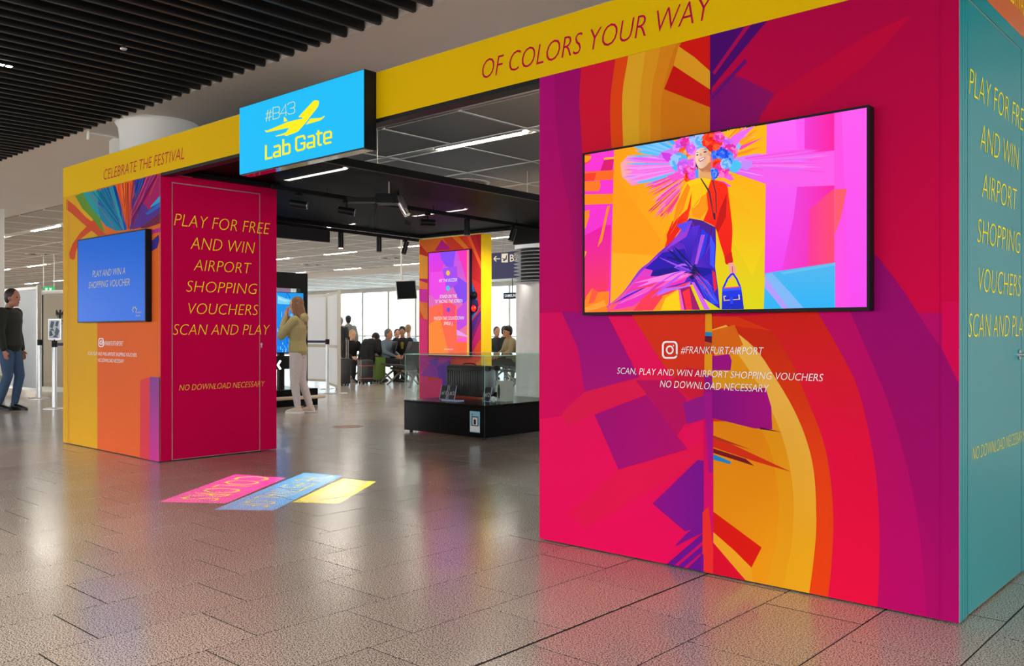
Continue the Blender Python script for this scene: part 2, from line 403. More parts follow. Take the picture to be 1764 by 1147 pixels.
# grid of square metal panels behind the gate, with light channels between every third row
PX = 1.18; rows = []
y = 6.245
rows.append((y, 7.265)); y = 7.265
chan = [(7.265, 7.5)]
y = 7.5
for k in range(3):
    for q in range(3): rows.append((y, y+1.215)); y += 1.215
    chan.append((y, y+.235)); y += .235
GX0 = -6.32
pan = []
for r0, r1 in rows:
    for i in range(-4, 36):
        x1 = GX0-PX*i; x0 = x1-PX; cx_, cy_ = (x0+x1)/2, (r0+r1)/2
        lat = cx_*AX[0]+cy_*AY[0]; dep = cx_*AX[1]+cy_*AY[1]
        pan.append((0 if dep > 1 and lat/dep < .05 else 1, dep, x0, x1, r0, r1))
pan.sort(); far = MB(); npn = 0
gp = .014
for vis, dep, x0, x1, r0, r1 in pan:
    mb = far if npn >= 290 else MB()
    mb.box((x0+gp, r0+gp, ZC-.004), (x1-gp, r1-gp, ZC+.014))
    if mb is not far: mb.build('ceiling_panel', M['panel'], ceiling); npn += 1
tag(far.build('far_ceiling_panels', M['panel'], ceiling), kind='stuff')
rl = MB()
for i in range(-4, 37):
    x = GX0-PX*i; rl.box((x-.017, 6.24, ZC-.012), (x+.017, 19.3, ZC+.02))
for r0, r1 in rows: rl.box((-48, r1-.017, ZC-.0125), (0, r1+.017, ZC+.02))
rl.build('grid_rails', M['rail'], ceiling)
MB().box((-48, 6.22, ZC+.02), (0, 19.4, ZC+.06)).build('panel_backing', M['void'], ceiling)
for c0, c1 in chan:
    MB().box((-48, c0+.004, ZC-.006), (0, c0+.03, ZC+.018)).box((-48, c1-.03, ZC-.006), (0, c1-.004, ZC+.018)).box((-48, c0+.03, ZC+.006), (0, c1-.03, ZC+.018)).build('light_channel', M['rail'], ceiling)
# white beam zone and bright slatted zone by the windows
MB().box((-48, 19.35, ZC-.02), (0, 21.3, ZC+.3)).build('white_soffit', M['plaster'], ceiling)
wl = MB()
for k in range(14): wl.box((-48, 21.5+k*.5, ZC), (0, 21.78+k*.5, ZC+.03))
for k in range(20): wl.box((-48+k*2.4, 21.3, ZC-.002), (-47.5+k*2.4, 28.5, ZC+.02))
wl.build('window_ceiling_slats', M['rail'], ceiling)
MB().box((-48, 21.3, ZC+.05), (0, 28.6, ZC+.2)).build('window_ceiling_slab', M['panel'], ceiling)
# hall walls behind the gate, then two unseen ones added for the light
MB().box((-48.3, 5.2, 0), (-48, 28.6, 3.9)).build('wall_left', M['plaster'], None).__setitem__('kind', 'structure')
MB().box((-.4, 8, 0), (-.2, 28.6, 3.9)).build('wall_right', M['plaster'], None).__setitem__('kind', 'structure')
MB().box((-.2, 9.0, 0), (14, 9.2, 3.9)).build('wall_sheen_block', M['plaster'], None).__setitem__('kind', 'structure')  # added out of view to keep bright sky out of the teal reflection
MB().box((-60, -13.3, 0), (16, -13.1, 1.35)).build('wall_baffle', M['plaster'], None).__setitem__('kind', 'structure')  # unseen low baffle added to hold back daylight from the booth fronts
# window wall
wy = 28.5
def window_wall():
    wm = M['col_white']; n = 0
    xw0, xw1 = -48, -.3; step = at(671, 560, 'Y', wy).x-at(626.6, 560, 'Y', wy).x
    x = at(626.6, 560, 'Y', wy).x
    while x > xw0+step: x -= step
    k = 0
    while x < xw1:
        n += 1; w = empty('window_%d' % n, (x, wy, 0), kind='structure')
        MB().box((x-.05, wy-.08, 0), (x+.05, wy+.1, 3.25)).box((x, wy-.05, 0), (x+step, wy+.05, .12)).box((x, wy-.05, 1.0), (x+step, wy+.0, 1.05)).build('window_frame', M['alu'], w)
        MB().box((x+.05, wy, .12), (x+step-.05, wy+.01, 3.25)).build('pane', M['pane'], w)
        x += step
    MB().box((xw0, wy-.1, 3.22), (xw1, wy+.12, 3.9)).build('trim_1', wm, None).__setitem__('kind', 'structure')
window_wall()
# columns of the setting
c0 = at(277, 240, 'Z', 3.4); cc = Vector((-9.95, 4.98, 0))
tagc = tag(MB().lathe((0, 0, 0), [(.36, 0), (.36, 2.9), (.365, 3.2), (.38, 3.33), (.42, 3.4)], 48).build('round_column', M['col_white'], None, smooth=50),
  'white round column rising behind the yellow band, left of the blue sign', 'column'); 
tagc.location = (-9.13, 4.50, 0)
ca_, cb_0 = pxp(188, 10.0), pxp(213, 10.0)
MB().quadprism([(ca_.x, ca_.y, 2.96), (cb_0.x, cb_0.y, 2.96), (cb_0.x, cb_0.y, 3.37), (cb_0.x-.02, cb_0.y-.018, 3.385), (ca_.x+.05, ca_.y+.045, 3.385), (ca_.x, ca_.y, 3.34)], FV*.25).build('duct_casing', M['col_white'], None)
tag(D.objects['duct_casing'], 'small white rounded box under the ceiling beside the round column', 'casing')
# white pillar at the far left edge
pc = RV_(8, 15.9)
lp = empty('square_pillar', (pc[0]-.4, pc[1]-.35, 0), 'white square pillar with speckled stone foot at the far left', 'pillar')
MB().box((pc[0]-.9, pc[1]-.75, .42), (pc[0], pc[1], 3.4), .01).build('shaft', M['col_white'], lp)
MB().box((pc[0]-.92, pc[1]-.77, 0), (pc[0]+.02, pc[1]+.0, .42), .005).build('stone_foot', M['granite'], lp)
# ---------------------------------------------------------------- the gate: two booths joined by a yellow header
FY = 3.88; LX0, LX1, RX0, RX1 = -9.985, -7.8, -3.28, -1.06; ZB = 2.635; ZT = 2.95; BD = 1.22
def booth_shell(root, x0, x1, m_front, m_side, m_other):
    t = .03
    MB().box((x0, FY, .008), (x1, FY+t, ZB)).build('front_panel', m_front, root)
    MB().box((x0, FY+t, .008), (x0+t, FY+BD-t, ZB)).build('side_panel', m_other, root)
    MB().box((x0, FY+BD-t, .008), (x1-t, FY+BD, ZB)).build('back_panel', m_other, root)
    # door side: frame around a real gap with the leaf set in it
    y0, y1, z1 = FY+.117, FY+1.023, 2.560; g = .010
    MB().box((x1-t, FY+t, .008), (x1, y0-g, ZB)).box((x1-t, y1+g, .008), (x1, FY+BD, ZB)).box((x1-t, y0-g, z1+g), (x1, y1+g, ZB)).box((x1, FY+.0005, .008), (x1+.001, FY+t, ZB)).build('door_frame', m_side, root)
    MB().box((x1-t, y0-g, .008), (x1-.004, y1+g, z1+g)).build('door_rebate', M['alu'], root)
    leaf = MB().box((x1-.0035, y0, .014), (x1, y1, z1), .001).build('door', m_side, root)
    for yy in (FY+.035, FY+.075):
        MB().box((x1, yy-.0012, .01), (x1+.0012, yy+.0012, ZB-.002)).build('edge_strip', m_side, root)
    return leaf
left = empty('gate_booth', ((LX0+LX1)/2, FY+BD/2, 0), 'left booth of the gate, yellow and orange front with a crimson door side', 'booth')
right = empty('gate_booth', ((RX0+RX1)/2, FY+BD/2, 0), 'right booth of the gate, large pink and gold printed front with a teal door side', 'booth')
M['bframe'] = mat('white laminate', 'd8d4d0', .5)
leafL = booth_shell(left, LX0, LX1, M['bframe'], M['pinkdoor'], M['bframe'])
leafR = booth_shell(right, RX0, RX1, M['bframe'], M['teal'], M['bframe'])
# ---- printed front of the left booth (corner colours read off the photo)
def q(ox, oy, s, *pts): return [(ox+x/s, oy+y/s) for x, y in pts]
c6 = lambda *p: q(115, 300, 4.411, *p)
c7 = lambda *p: q(115, 540, 4.411, *p)
RF = random.Random(11); FAN = []
def fan(x0, x1, cols, n):
    for _ in range(n):
        xe = RF.uniform(x0, x1); ye = 165-(xe-60)*.26; w = RF.uniform(1.5, 9); t_ = RF.uniform(.25, .8); cx_f, cy_f = 455+RF.uniform(-15, 15), 440
        sx, sy_ = cx_f+(xe-cx_f)*t_, cy_f+(ye-cy_f)*t_
        FAN.append((RF.choice(cols), c6((xe-w/2, ye), (xe+w/2, ye), (sx+w*.2, sy_), (cx_f+(xe-cx_f)*t_*.6, cy_f+(ye-cy_f)*t_*.6), (sx-w*.3, sy_))))
fan(190, 300, ['1a8ea0', '0c6c94', '2aa6b0'], 14); fan(270, 370, ['0f4f96', '1a70b4', '28a2c0'], 14); fan(380, 520, ['f0702a', 'c83a1c', 'e2601c', 'a02a3a'], 16); fan(520, 600, ['2b3fa5', '5a2a90', '1c6ab0'], 10); fan(600, 700, ['b82468', '8c1660', 'd04070', '5a2a90'], 14)
YG = ('y', 'cf9a0c', 330, 'e9ae22', 770)
polys = [
 (YG, [(100, 300), (168, 300), (168, 800), (100, 800)]),
 (('y', 'd9661f', 340, 'ee6a35', 790), [(168, 290), (278, 290), (278, 810), (168, 810)]),
 (('y', 'b5950c', 330, 'b88d18', 400), c6((60, 165), (130, 140), (245, 330), (300, 440), (240, 460), (235, 340))),
 ('c84a28', c6((0, 190), (60, 235), (150, 330), (240, 395), (300, 460), (240, 470), (130, 380), (30, 290), (0, 270))),
 ('c9471f', c6((205, 345), (245, 385), (110, 490), (70, 590), (65, 640), (50, 652), (25, 640), (20, 600), (45, 530), (100, 450))),
 ('5f8a2c', c6((65, 165), (130, 138), (250, 325), (290, 440), (255, 415), (190, 330), (120, 260))),
 (('x', '2a9a8a', 130, '1f8fa0', 180), c6((120, 142), (268, 118), (245, 240), (250, 330), (190, 260))),
 ('10809c', c6((240, 130), (268, 118), (360, 300), (440, 425), (380, 432), (300, 395), (255, 340), (238, 240))),
 ('0f5f9e', c6((268, 118), (330, 95), (410, 290), (440, 425), (420, 425), (350, 340), (290, 260), (240, 230), (245, 165))),
 ('1f9fb0', c6((322, 98), (365, 88), (420, 250), (445, 425), (430, 425), (375, 260))),
 ('1d49a8', c6((355, 90), (375, 88), (440, 320), (460, 420), (440, 425), (405, 270))),
 ('7a5b8c', c6((175, 145), (183, 143), (375, 420), (365, 415))),
 ('6f7088', c6((318, 100), (325, 98), (425, 415), (418, 415))),
 (('y', 'e8581a', 320, 'd2491c', 400), c6((375, 88), (535, 45), (525, 190), (480, 380), (465, 420), (440, 330))),
 ('93321f', c6((430, 75), (440, 72), (452, 230), (440, 250))), ('9a2f2a', c6((462, 68), (470, 66), (478, 410), (470, 415))),
 ('c23040', c6((485, 60), (492, 58), (500, 240), (480, 330))),
 ('2b3fa5', c6((520, 50), (600, 25), (585, 160), (520, 280), (490, 420), (480, 420), (500, 300), (530, 200), (520, 130))),
 ('6b1f66', c6((500, 190), (600, 60), (600, 150), (530, 330), (500, 415), (490, 415))),
 ('a3155f', c6((590, 35), (720, 0), (715, 160), (630, 270), (575, 220), (585, 110))),
 ('542a86', c6((575, 215), (630, 272), (715, 165), (725, 300), (600, 395), (500, 420))),
 ('c03f3a', c6((695, 5), (703, 3), (635, 165), (628, 160))),
 ('25a2cf', c6((715, 160), (720, 205), (655, 245), (635, 250))), ('2363b8', c6((718, 205), (718, 245), (620, 310), (600, 300))),
 ('6d1e44', c6((720, 290), (720, 370), (610, 410), (560, 410))),
 ('a63290', c6((720, 405), (718, 440), (660, 450), (600, 520), (600, 480), (650, 425))),
 ('3a2f86', c6((632, 525), (700, 460), (708, 500), (690, 560), (648, 584), (640, 540))),
]+FAN+[
 ('d43a38', c6((606, 808), (642, 856), (610, 830))),
 ('e2481f', [(276.5, 290), (284, 290), (284, 399), (276.5, 399)]),
 (('y', '6a3f96', 400, '55448f', 650), [(276.5, 396), (284, 396), (284, 652), (276.5, 652)]),
 ('e2424f', c7((570, 505), (642, 482), (640, 1200), (566, 1200))),
 (('y', '8a4a94', 650, 'd83a94', 790), c7((642, 480), (745, 487), (745, 1200), (638, 1200))),
 ('c39a50', [(118.3, 345), (119, 345), (119, 765), (118.3, 765)]),
]
art('printed_front', polys, 'Y', FY, (LX0, LX1+.001, .008, ZB), M['print'], left, -1)
# ---- printed front of the right booth
A1 = lambda *p: q(925, 120, 4.095, *p)
A2 = lambda *p: q(910, 540, 2.048, *p)
A3 = lambda *p: q(900, 0, 2.321, *p)
A4 = lambda *p: q(1520, 0, 2.049, *p)
A5 = lambda *p: q(1520, 540, 2.049, *p)
def band(outer, inner): return list(outer)+list(inner)[::-1]
gO = sm(A2((700, 40), (800, 120), (870, 220), (940, 340), (985, 450), (1010, 560), (1018, 700), (1014, 820), (990, 1000), (960, 1080)))
gI = sm(A2((640, 60), (730, 130), (800, 230), (860, 340), (900, 440), (925, 540), (938, 650), (935, 780), (915, 900), (890, 1000), (870, 1060)))
gJ = sm(A2((650, 130), (700, 210), (770, 310), (820, 400), (862, 500), (885, 640), (882, 760), (865, 860), (838, 965), (815, 1040)))
oO = sm(A2((860, 60), (930, 170), (985, 300), (1040, 440), (1068, 580), (1078, 740), (1070, 900), (1057, 1010), (1040, 1100)))
rO = sm(A2((1020, -10), (1100, 130), (1160, 250), (1200, 400), (1228, 560), (1240, 750), (1240, 900), (1232, 1060), (1225, 1150)))
pO = sm([(1458, 520), (1520, 664), (1549, 750), (1578, 872), (1593, 1003), (1597, 1090)])
polys = [
 # left half
 (('x', 'a8005e', 925, 'c8004a', 1060), [(900, 0), (1224, 0), (1224, 560), (900, 560)]),
 (('y', 'f0105c', 540, 'f2055a', 950), [(900, 545), (1224, 545), (1224, 1100), (900, 1100)]),
 (('y', 'a8066e', 150, 'c4005e', 480), sm(A1((-20, 0), (120, 0), (130, 300), (165, 640), (225, 950), (300, 1200)))+A1((300, 1750), (-20, 1750))),
 (('y', '9c0464', 150, 'b50a68', 480), sm(A1((120, -20), (316, 0), (300, 200), (310, 400), (330, 560)))+A1((420, 1700), (300, 1700), (225, 950), (165, 640), (130, 300))),
 ('d01232', sm(A1((344, -300), (316, -40), (300, 200), (310, 400), (325, 640)))+A1((560, 640), (530, 200), (560, -40), (585, -300))),
 ('e3450e', sm(A1((578, -300), (550, -40), (522, 180), (520, 400), (535, 640)))+A1((625, 640), (600, 300), (640, -60), (668, -300))),
 ('e0a420', sm(A1((668, -300), (640, -60), (610, 120), (602, 300), (615, 640)))+A1((740, 640), (725, 300), (760, -60), (790, -300))),
 ('dc9418', sm(A1((788, -300), (760, -70), (730, 150), (722, 350), (725, 640)))+A1((810, 640), (803, 300), (860, -70), (890, -300))),
 ('da8312', sm(A1((888, -300), (860, -80), (815, 120), (803, 350), (805, 640)))+A1((890, 640), (880, 300), (960, -100), (1050, -300))),
 ('d4760e', sm(A1((1050, -300), (960, -120), (890, 150), (875, 350), (885, 640)))+A1((1260, 640), (1225, 350), (1225, -200))),
 ('d2160f', A3((625, 190), (650, 150), (700, 130), (757, 130), (757, 292), (700, 240))),
 ('e09a1c', A3((605, 262), (625, 185), (690, 230), (757, 290), (757, 362))),
 ('c8130e', A3((605, 262), (757, 362), (757, 432), (568, 357))),
 # left half, lower
 (('y', 'a30a78', 560, 'b0127a', 670), A2((120, -5), (275, -5), (392, 225), (200, 276), (175, 120))),
 (('x', 'e0065c', 930, 'd60563', 1080), A2((0, 0), (120, -5), (178, 130), (200, 276), (120, 360), (0, 380))),
 (('y', 'e2341a', 560, 'd9371c', 690), A2((360, -5), (625, -5), (625, 290), (575, 305), (470, 170))),
 ('d61a3c', A2((500, 240), (575, 305), (625, 285), (625, 200), (560, 190))),
 ('e81a50', A2((200, 276), (392, 226), (470, 205), (510, 250), (420, 285), (235, 350), (140, 400), (120, 350))),
 ('c21060', A2((380, 235), (500, 235), (560, 300), (560, 380), (520, 440), (440, 310))),
 (('x', 'a80c78', 1030, 'bb0d6c', 1180), A2((235, 356), (420, 286), (562, 478), (320, 550))),
 ('9a1688', A2((548, 315), (626, 286), (626, 372), (560, 390))),
 ('ee1450', A2((320, 550), (562, 480), (625, 440), (625, 515), (440, 620), (200, 760), (150, 700))),
 (('x', '920f8a', 1125, '7d1290', 1215), A2((440, 670), (600, 515), (626, 520), (622, 750), (555, 768))),
 ('7c1290', A2((520, 818), (560, 775), (622, 730), (622, 770), (560, 800), (525, 818))),
 ('6c1192', A2((480, 892), (622, 770), (624, 925))), ('d40a66', A2((520, 885), (622, 798), (622, 812), (530, 890))), ('d40a66', A2((545, 900), (622, 835), (622, 842), (556, 905))),
 # right half, top
 (('y', 'a6003e', 40, 'd60044', 460), [(1224, -60), (1680, -60), (1680, 600), (1224, 600)]),
 ('4a0668', A3((752, 60), (1000, 60), (760, 350), (752, 420))),
 (('x', '7a0868', 1224, '8c0a5a', 1330), A3((752, 380), (830, 300), (890, 315), (1015, 378), (950, 470), (940, 620), (752, 620))),
 ('a8064e', A3((900, 95), (925, 88), (770, 300), (762, 290))), ('960a58', A3((880, 170), (845, 225), (765, 350), (758, 360))),
 ('5c0d70', A3((893, 236), (898, 250), (760, 400), (755, 395), (860, 270))),
 ('be0238', A3((1010, 378), (1400, 130), (1560, 60), (1400, 240), (1050, 500), (950, 470))),
 # right half, lower: concentric arcs
 (('y', 'e0380f', 545, 'd8231c', 640), [(1224, 545), (1440, 545), (1500, 700), (1500, 1100), (1224, 1100)]),
 (('y', 'd42018', 560, 'ec0c40', 760), band(rO, oO)+[(1270, 545)]),
 (('y', 'cf2a10', 580, 'ee4210', 800), band(oO, gO)),
 (('x', 'c00562', 1500, 'b80468', 1600), rO+[(1660, 1100), (1660, 540)]),
 (('y', '98046a', 470, 'ae0462', 980), [(1470, 400), (1502, 432), (1520, 451), (1560, 505), (1595, 560), (1622, 599), (1652, 662), (1670, 700), (1670, 1100)]+pO[::-1]),
 ('d80052', A5((212, -40), (280, -40), (280, 262), (212, 122))) ,
 (('y', 'f2b64a', 640, 'efa818', 940), band(gO, gI)),
 (('y', 'e8920e', 600, 'eda014', 980), band(gI, gJ)),
 (('y', 'e8860a', 720, 'f09a10', 960), A2((640, 380), (800, 380))+gJ[8:]+A2((640, 1060))),
 ('e06a14', A2((650, 60), (730, 40), (760, 110), (700, 150), (650, 110))),
 ('a00f80', A2((650, 150), (712, 143), (720, 165), (716, 205), (652, 200))),
 ('e39a16', A2((652, 200), (740, 200), (800, 235), (838, 266), (652, 262))),
 (('x', '8a107e', 1228, 'aa0a7c', 1320), A2((650, 268), (840, 262), (860, 330), (863, 408), (800, 405), (652, 368))),
 ('5c1240', A2((820, 400), (898, 418), (820, 408))),
 ('d93014', A2((652, 428), (930, 558), (800, 520), (652, 470))), ('b3381a', A2((652, 428), (790, 480), (652, 440))),
 ('7a1420', A2((652, 474), (770, 512), (800, 537), (652, 490))), ('1f86c4', A2((652, 494), (718, 522), (716, 531), (652, 514))),
 ('dc1a10', A2((656, 698), (826, 824), (790, 895), (656, 770))),
 ('f0a420', A2((656, 770), (730, 835), (790, 895), (800, 965), (656, 830))),
 ('dd0a2c', A2((650, 800), (780, 952), (770, 1000), (650, 1000))),
 # centre joint
 (('y', 'd90568', 750, 'e0106a', 1000), A2((622, 370), (656, 370), (656, 1000), (622, 1000))),
 ('a81288', A2((622, 270), (652, 270), (654, 560), (640, 560))), ('e89a18', A2((628, -5), (650, -5), (652, 65), (627, 65))),
 ('1f86c4', A2((627, 65), (651, 66), (651, 80), (627, 79))), ('661830', A2((627, 79), (651, 80), (651, 104), (626, 98))),
 ('c8501c', A2((626, 98), (651, 104), (651, 142), (626, 142))), ('e89a18', A2((625, 142), (652, 142), (652, 268), (624, 268))),
 ('9a1480', A2((624, 215), (652, 220), (652, 280), (624, 275))),
 ('f02f2c', A2((618, 700), (640, 680), (656, 830), (654, 1000), (618, 1000))), ('7a1290', A2((612, 840), (622, 850), (622, 1000), (612, 1000))),
 ('a00050', [(1619.6, -10), (1620.4, -10), (1620.4, 1090), (1619.6, 1090)]),
]
art('printed_front', polys, 'Y', FY, (RX0, RX1, .008, ZB), M['print'], right, -1)
# ---- lettering on the fronts
def insta(cx_, cy_, h, pl, v, w=None):       # camera emblem: rounded square, ring, dot, in pixels
    w = w or h; out = []
    def P(u, t): return (cx_+u*w/2, cy_+t*h/2)
    rr = []
    for k in range(4):
        for j in range(5):
            a = math.pi/2*k+math.pi/2*j/4; rr.append(P((.5*(1 if k in (0, 3) else -1))+.42*math.cos(a), (.5*(1 if k in (0, 1) else -1))+.42*math.sin(a)))
    rr.append(rr[0]); rr.append(rr[1]); out += [(rr, .17)]
    out.append(([P(.42*math.cos(a), .42*math.sin(a)) for a in [2*math.pi*j/20 for j in range(22)]], .15))
    out.append(([P(.42, -.5), P(.56, -.5)], .14))
    return [(p, s*h*.62) for p, s in out]
def stroke_px(mb, items, pl, v, out, eps=.012):
    mb.mark(); ov = Vector((0, out*eps, 0)) if pl == 'Y' else Vector((out*eps, 0, 0))
    for pts, w in items:
        for qd in stroke(pts, w): mb.add([at(x, y, pl, v)+ov for x, y in qd], [(0, 1, 2, 3)])
t = MB()
stroke_px(t, insta(1156, 602.5, 30, 'Y', FY, 26), 'Y', FY, -1)
text_px(t, '#FRANKFURTAIRPORT', 'Y', FY, -1, 1174.5, 608.5, 595.5, 1318, off=-.008)
text_px(t, 'SCAN, PLAY AND WIN AIRPORT SHOPPING VOUCHERS', 'Y', FY, -1, 1065, 643.5, 632, 1421, off=-.008)
text_px(t, 'NO DOWNLOAD NECESSARY', 'Y', FY, -1, 1139, 666.5, 654, 1327, off=-.008)
t.build('white_lettering', M['white_ink'], right, fix=False)
t = MB()
stroke_px(t, insta(176.2, 590, 15, 'Y', FY, 8), 'Y', FY, -1)
text_px(t, '#FRANKFURTAIRPORT', 'Y', FY, -1, 180.5, 595, 586.5, 214.5, off=-.004)
text_px(t, 'SCAN, PLAY AND WIN AIRPORT SHOPPING VOUCHERS', 'Y', FY, -1, 153, 611.5, 605, 238, off=-.004)
text_px(t, 'NO DOWNLOAD NECESSARY', 'Y', FY, -1, 171, 623, 616.5, 216, off=-.004)
t.build('white_lettering', M['white_ink'], left, fix=False)
# ---- lettering on the door sides (same layout on both booths)
def door_text(root, X):
    t = MB(); e = X+.0016
    rows_ = [('PLAY FOR FREE', 299.5, 388.5, 365.5, 465.5), ('AND WIN', 328, 429, 406, 439.5), ('AIRPORT', 333.5, 466, 445, 433.5), ('SHOPPING', 320.5, 502.5, 481.5, 444), ('VOUCHERS', 321, 541, 520, 446), ('SCAN AND PLAY', 297.5, 577, 556.5, 465), ('NO DOWNLOAD NECESSARY', 308.5, 673, 662, 456)]
    for s, xl, yb, yt, xr in rows_:
        a, b, c = at(xl, yb, 'X', LX1), at(xr, yb, 'X', LX1), at(xl, yt, 'X', LX1)
        put_text(t, s, (e, a.y, a.z), (0, 1, 0), (0, 0, 1), b.y-a.y, c.z-a.z, .2, -.02)
    t.build('yellow_lettering', M['yellow_ink'], root, fix=False)
door_text(left, LX1); door_text(right, RX1)
lk = MB().cyl((LX1, 4.925, 1.07), (LX1+.006, 4.925, 1.07), .011, n=16).box((LX1, 4.918, 1.035), (LX1+.004, 4.932, 1.07)).build('lock', M['steel'], leafL)
MB().cyl((RX1, 4.86, 1.075), (RX1+.006, 4.86, 1.075), .026, n=20).cyl((RX1, 4.86, 1.075), (RX1+.05, 4.86, 1.075), .009).cyl((RX1+.05, 4.85, 1.075), (RX1+.05, 4.985, 1.075), .0095).build('handle', M['steel'], leafR, smooth=True)
# ---- header band
head = empty('gate_header', ((LX0+RX1)/2, FY+.6, ZB), 'long yellow lettered header spanning both booths of the gate', 'header')
gapx0, gapx1 = LX1, RX0
MB().box((LX0, FY-.002, ZB+.001), (-1.062, FY+.06, ZT)).build('fascia', M['yellow'], head)
M['orange_side'] = mat('orange gold side print', 'cf6a3a', .3, noise=(2, .04))
MB().box((-1.09, FY+.06, ZB+.001), (-1.06, FY+BD, ZT)).build('side_fascia', M['orange_side'], head)
MB().box((LX0, FY+.06, ZB+.001), (LX0+.03, FY+BD, ZT)).build('side_fascia', M['yellow'], head)
MB().box((LX0+.03, FY+BD-.04, ZB+.001), (LX1, FY+BD, ZT)).build('back_beam', M['black'], head); MB().box((RX0, FY+BD-.04, ZB+.001), (-1.09, FY+BD, ZT)).build('back_beam', M['black'], head)
MB().box((gapx0+.001, FY+.0, ZB-.026), (gapx1-.001, FY+.05, ZB)).box((gapx0+.001, FY+.05, ZB-.02), (gapx1-.001, FY+.11, ZB)).build('black_trim', M['black'], head)
MB().box((LX0, FY+.0, ZT), (-1.062, FY+.06, ZT+.004)).build('top_edge', M['alu'], head)
t = MB()
text_px(t, 'CELEBRATE THE FESTIVAL', 'Y', FY, -1, 178.5, 310.5, 291.5, 320, off=-.012, eps=.004)
a = at(829, 137, 'Y', FY); b = at(1229, 30, 'Y', FY)
put_text(t, 'OF COLORS YOUR WAY', (a.x, FY-.004, at(840, 134.5, 'Y', FY).z), (1, 0, 0), (0, 0, 1), b.x-a.x, at(840, 99, 'Y', FY).z-at(840, 134.5, 'Y', FY).z, .2, -.012)
t.build('crimson_lettering', M['magenta_ink'], head, fix=False)
t = MB(); put_text(t, 'CELEBRATE THE FESTIVAL', (-1.0585, 4.02, ZB+.11), (0, 1, 0), (0, 0, 1), .98, .115, .2, -.012)
t.build('yellow_lettering', M['yellow_ink'], head, fix=False)
# ---- light box sign
sg = empty('light_box_sign', (-5.5, 3.83, 2.42), 'bright blue light box sign with yellow aeroplane hung on the header', 'sign')
SY = 3.77; sx0, sx1, sz0, sz1 = -6.285, -4.73, 2.422, 2.953
M['cyan_lit'] = glow('lit cyan sign face', '00bdfa', 1.0)
MB().box((sx0, SY+.004, sz0), (sx1, FY-.003, sz1), .002).build('case', M['black'], sg)
MB().box((sx0+.012, SY+.014, sz0-.004), (sx1-.012, FY-.012, sz0)).build('underside', M['chrome'], sg)
MB().box((sx0+.005, SY, sz0+.005), (sx1-.005, SY+.004, sz1-.005)).build('face', M['cyan_lit'], sg)
K = 7.648; P8 = lambda *p: q(430, 150, K, *p)
t = MB()
def polyp(mb, pts, pl, v, out, eps):
    mb.mark(); P = [at(x, y, pl, v) for x, y in pts]; ui = 1 if pl == 'X' else 0
    tr = tessellate_polygon([[Vector((p[ui], p.z, 0)) for p in P]]); ov = Vector((0, out*eps, 0)) if pl == 'Y' else Vector((out*eps, 0, 0))
    mb.add([p+ov for p in P], [tuple(x) for x in tr])
polyp(t, P8((645, 402), (660, 375), (840, 185), (862, 173), (895, 175), (915, 188), (914, 215), (902, 258), (880, 290), (800, 390), (745, 465), (680, 540), (640, 583), (600, 604), (545, 622), (490, 643), (467, 640), (466, 630), (345, 652), (347, 642), (475, 600), (492, 582), (522, 541), (515, 537), (225, 597), (212, 588), (200, 565), (212, 570), (240, 571), (500, 460), (700, 412), (694, 401), (675, 395)), 'Y', SY, -1, .001)
polyp(t, P8((741, 495), (772, 455), (805, 413), (900, 410), (948, 400), (975, 385), (988, 373), (988, 388), (962, 418), (930, 440)), 'Y', SY, -1, .001)
polyp(t, P8((453, 392), (470, 402), (503, 443), (452, 460)), 'Y', SY, -1, .001)
t.build('aeroplane_emblem', M['sign_yellow'], sg, fix=False)
t = MB()
big = [[(217, 765), (217, 945), (303, 925)], [(320, 790), (385, 768), (400, 780), (400, 915)], [(400, 845), (335, 862), (322, 880), (322, 905), (335, 918), (400, 900)],
 [(446, 685), (446, 885), (515, 870), (528, 855), (528, 765), (515, 750), (446, 770)], [(725, 690), (725, 665), (712, 642), (635, 660), (615, 680), (615, 815), (632, 837), (705, 820), (725, 800), (725, 735), (672, 747)],
 [(768, 658), (838, 640), (852, 655), (852, 795)], [(852, 725), (780, 740), (765, 755), (765, 790), (778, 800), (852, 780)], [(908, 570), (908, 745), (920, 764), (952, 757)], [(878, 620), (962, 602)],
 [(990, 682), (1075, 660), (1075, 600), (1060, 585), (1000, 600), (985, 620), (985, 725), (1000, 745), (1078, 725)]]
stroke_px(t, [(P8(*p), 26/K) for p in big], 'Y', SY, -1, .0012)
thin = [[(245, 300), (222, 455)], [(278, 295), (258, 445)], [(215, 355), (297, 330)], [(207, 415), (290, 388)], [(310, 428), (310, 272), (380, 258), (396, 275), (396, 310), (383, 335), (310, 352)], [(383, 335), (397, 350), (394, 385), (380, 405), (310, 428)],
 [(480, 378), (480, 225), (408, 355), (495, 330)], [(505, 235), (518, 212), (580, 192), (597, 210), (596, 255), (578, 272), (535, 283)], [(578, 272), (597, 290), (596, 325), (580, 345), (522, 360), (505, 340)]]
stroke_px(t, [(P8(*p), 6/K) for p in thin], 'Y', SY, -1, .0012)
t.build('sign_lettering', M['sign_yellow'], sg, fix=False)
